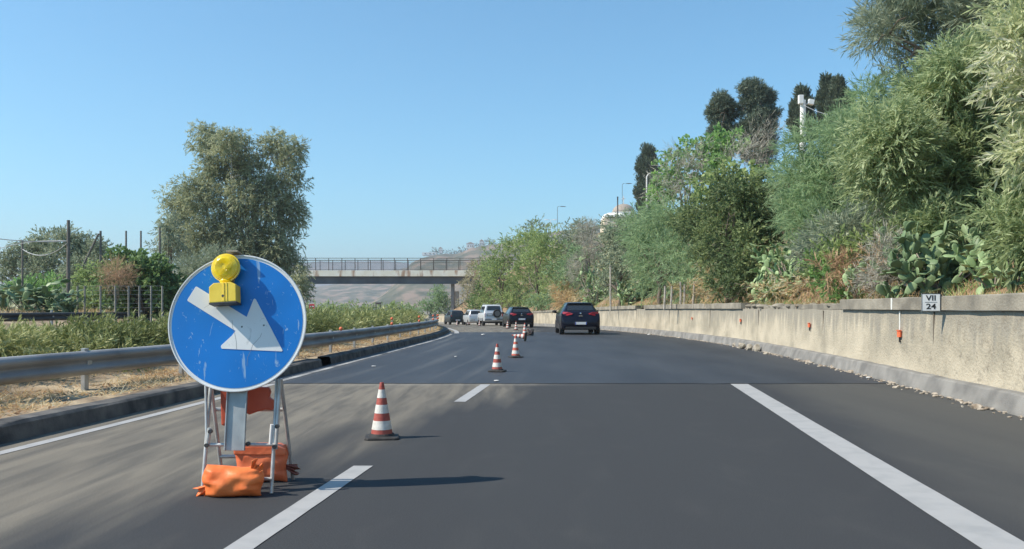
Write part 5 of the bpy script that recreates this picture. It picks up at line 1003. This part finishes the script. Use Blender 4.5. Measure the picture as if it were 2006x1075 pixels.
def hatch_extra(t):
    MB().box((0, .065, .30), (1.36, .14, .12)).build('diffuser', m_trim, t, bevel=.02)
    MB().box((0, .70, 1.408), (1.10, .22, .03), Matrix.Rotation(R(-4), 3, 'X')).build('spoiler', t_body[0], t, bevel=.012)
    MB().box((.0, .055, .845), (.19, .02, .018)).build('lettering_strip', m_chrome, t)
    for s in (-1, 1): MB().box((s * .56, .03, .48), (.17, .04, .05)).build('reflector', m_tail, t, bevel=.008)
    MB().lathe([(.028, 0), (.034, 0), (.034, .1), (.028, .1)], 12, Matrix.Translation((-.5, -.0, .285)) @ Matrix.Rotation(R(-90), 4, 'X')).build('exhaust', m_chrome, t)
    MB().tube([(0, .95, 1.46), (0, .86, 1.60)], .006, 5).build('aerial', m_trim, t)
t_body = [paint('dark_blue_paint', (.007, .008, .018))]
car('hatchback_car', 'nearest black hatchback with pinkish tail lights driving alone in the right lane', 'car', (1138 - CX) * 38.6 / F, 38.6, R(1), HATCH, .95, t_body[0], rear_glass=(.30, .66, .13, .10), tail=(.34, .80, .87, 1.03, .10), badge=(.085, .955), extra=hatch_extra, plate=(0, .52, -.0), side=(.85, 3.0), front_glass=(2.65, 3.18))
t_body[0] = paint('black_paint', (.006, .006, .010))
car('hatchback_car', 'black hatchback in the queue right of the white off-road car', 'car', (1022.5 - CX) * 60.5 / F, 60.5, R(8), HATCH, .95, t_body[0], rear_glass=(.30, .66, .13, .10), tail=(.34, .80, .87, 1.03, .10), badge=(.085, .955), extra=hatch_extra, plate=(0, .60, -.0), side=(.85, 3.0), front_glass=(2.65, 3.18))
SUVR = [(0.00, .50, .62, .70, .74, .66), (0.03, .42, .80, .82, .84, .76), (0.07, .40, 1.15, .86, .875, .80), (0.12, .38, 1.30, .87, .885, .785), (.20, .38, 1.70, .87, .89, .70), (.28, .38, 1.82, .87, .89, .66), (.5, .38, 1.87, .87, .89, .66), (2.6, .38, 1.88, .87, .89, .66), (2.9, .38, 1.8, .87, .89, .67), (3.4, .38, 1.22, .87, .885, .74), (3.7, .38, 1.14, .86, .87, .74), (4.4, .42, 1.05, .84, .85, .72), (4.6, .5, .8, .74, .76, .6)]
m_suvw = paint('white_paint', (.66, .68, .70)); m_suvg = M('grey_cladding', (.20, .22, .24), rough=.5)
def suv_extra(t):
    MB().box((0, -.03, .58), (1.62, .18, .16)).build('bumper', m_suvg, t, bevel=.03)
    MB().box((-.36, .035, .98), (.52, .05, .24)).build('plate_recess', m_suvg, t, bevel=.01); MB().box((-.36, .0, .98), (.42, .012, .11)).build('number_plate', m_plate, t)
    sw = thing_child('spare_wheel', t, (.28, -.10, 1.10)); MB().lathe([(.20, -.10), (.34, -.11), (.37, -.07), (.37, .07), (.34, .11), (.20, .10), (.20, -.10)], 28, RYX).build('tyre', m_tyre, sw, smooth='auto'); MB().lathe([(0, .10), (.08, .11), (.10, .08), (.2, .06), (.24, .105)], 20, RYX).build('rim', M('rim_grey', (.16, .17, .18), rough=.4, metal=.5), sw, smooth='auto')
    for s in (-1, 1):
        MB().box((s * .78, .02, .98), (.13, .10, .30)).build('tail_light', m_tail if s > 0 else M('pale_lamp', (.75, .6, .58), rough=.2), t, bevel=.02); MB().tube([(s * .62, .8, 1.89), (s * .62, .9, 1.94), (s * .62, 2.5, 1.95), (s * .62, 2.6, 1.89)], .018, 6).build('roof_rail', m_suvg, t)
    for s in (-1, 1): MB().box((s * .885, 2.1, .58), (.03, 2.6, .2)).build('side_cladding', m_suvg, t)
car('offroad_car', 'tall white off-road car with a black spare wheel on its back door', 'car', (967.5 - CX) * 76.5 / F, 76.5, R(10), SUVR, 1.12, m_suvw, wb=(.85, 3.5), wr=.37, rear_glass=(.135, .235, .16, .12), extra=suv_extra, plate=(0, .58, -.11), side=(.5, 2.75), W=.89, front_glass=(2.95, 3.35))
MINI = [(0.00, .42, .60, .58, .62, .56), (0.03, .32, .75, .74, .77, .68), (0.08, .28, .95, .79, .81, .72), (0.14, .26, 1.03, .80, .82, .71), (.24, .25, 1.25, .81, .825, .66), (.36, .25, 1.46, .81, .825, .61), (.6, .25, 1.52, .81, .825, .60), (1.9, .25, 1.54, .81, .825, .60), (2.3, .25, 1.46, .81, .825, .61), (2.9, .25, 1.06, .81, .82, .66), (3.3, .27, .96, .79, .80, .66), (3.55, .34, .75, .7, .72, .55), (3.62, .42, .6, .55, .57, .45)]
m_dg = paint('dark_green_paint', (.025, .035, .04)); m_si = paint('silver_paint', (.55, .56, .57), .3, .4)
car('small_car', 'leftmost small dark car of the queue below the bridge', 'car', (897 - CX) * 92 / F, 92, R(16), MINI, .98, m_dg, wb=(.6, 2.95), wr=.29, rear_glass=(.17, .33, .10, .08), tail=(.62, .74, .75, 1.0, .09), plate=(0, .5, -.0), side=(.45, 2.5), W=.82, front_glass=(2.35, 2.85))
car('small_car', 'silver hatchback in the queue between the dark car and the white off-road car', 'car', (934.5 - CX) * 86 / F, 86, R(14), MINI, .98, m_si, wb=(.6, 2.95), wr=.29, rear_glass=(.17, .33, .10, .08), tail=(.62, .74, .75, 1.0, .09), plate=(0, .5, -.0), side=(.45, 2.5), W=.82, front_glass=(2.35, 2.85))

# ---------------------------------------------------------------- haze
hm = bpy.data.materials.new('haze'); hm.use_nodes = True; n = hm.node_tree.nodes; n.remove(n['Principled BSDF']); pv = n.new('ShaderNodeVolumePrincipled'); pv.inputs['Color'].default_value = (0.86, 0.91, 1.0, 1); pv.inputs['Density'].default_value = 0.00035; pv.inputs['Anisotropy'].default_value = 0.2
hm.node_tree.links.new(pv.outputs[0], n['Material Output'].inputs['Volume'])
hb = MB().box((0, 3800, 118), (20000, 11000, 250)).build('haze', hm); tag(hb, 'thin bluish summer haze over the distant hills', 'haze', kind='stuff')
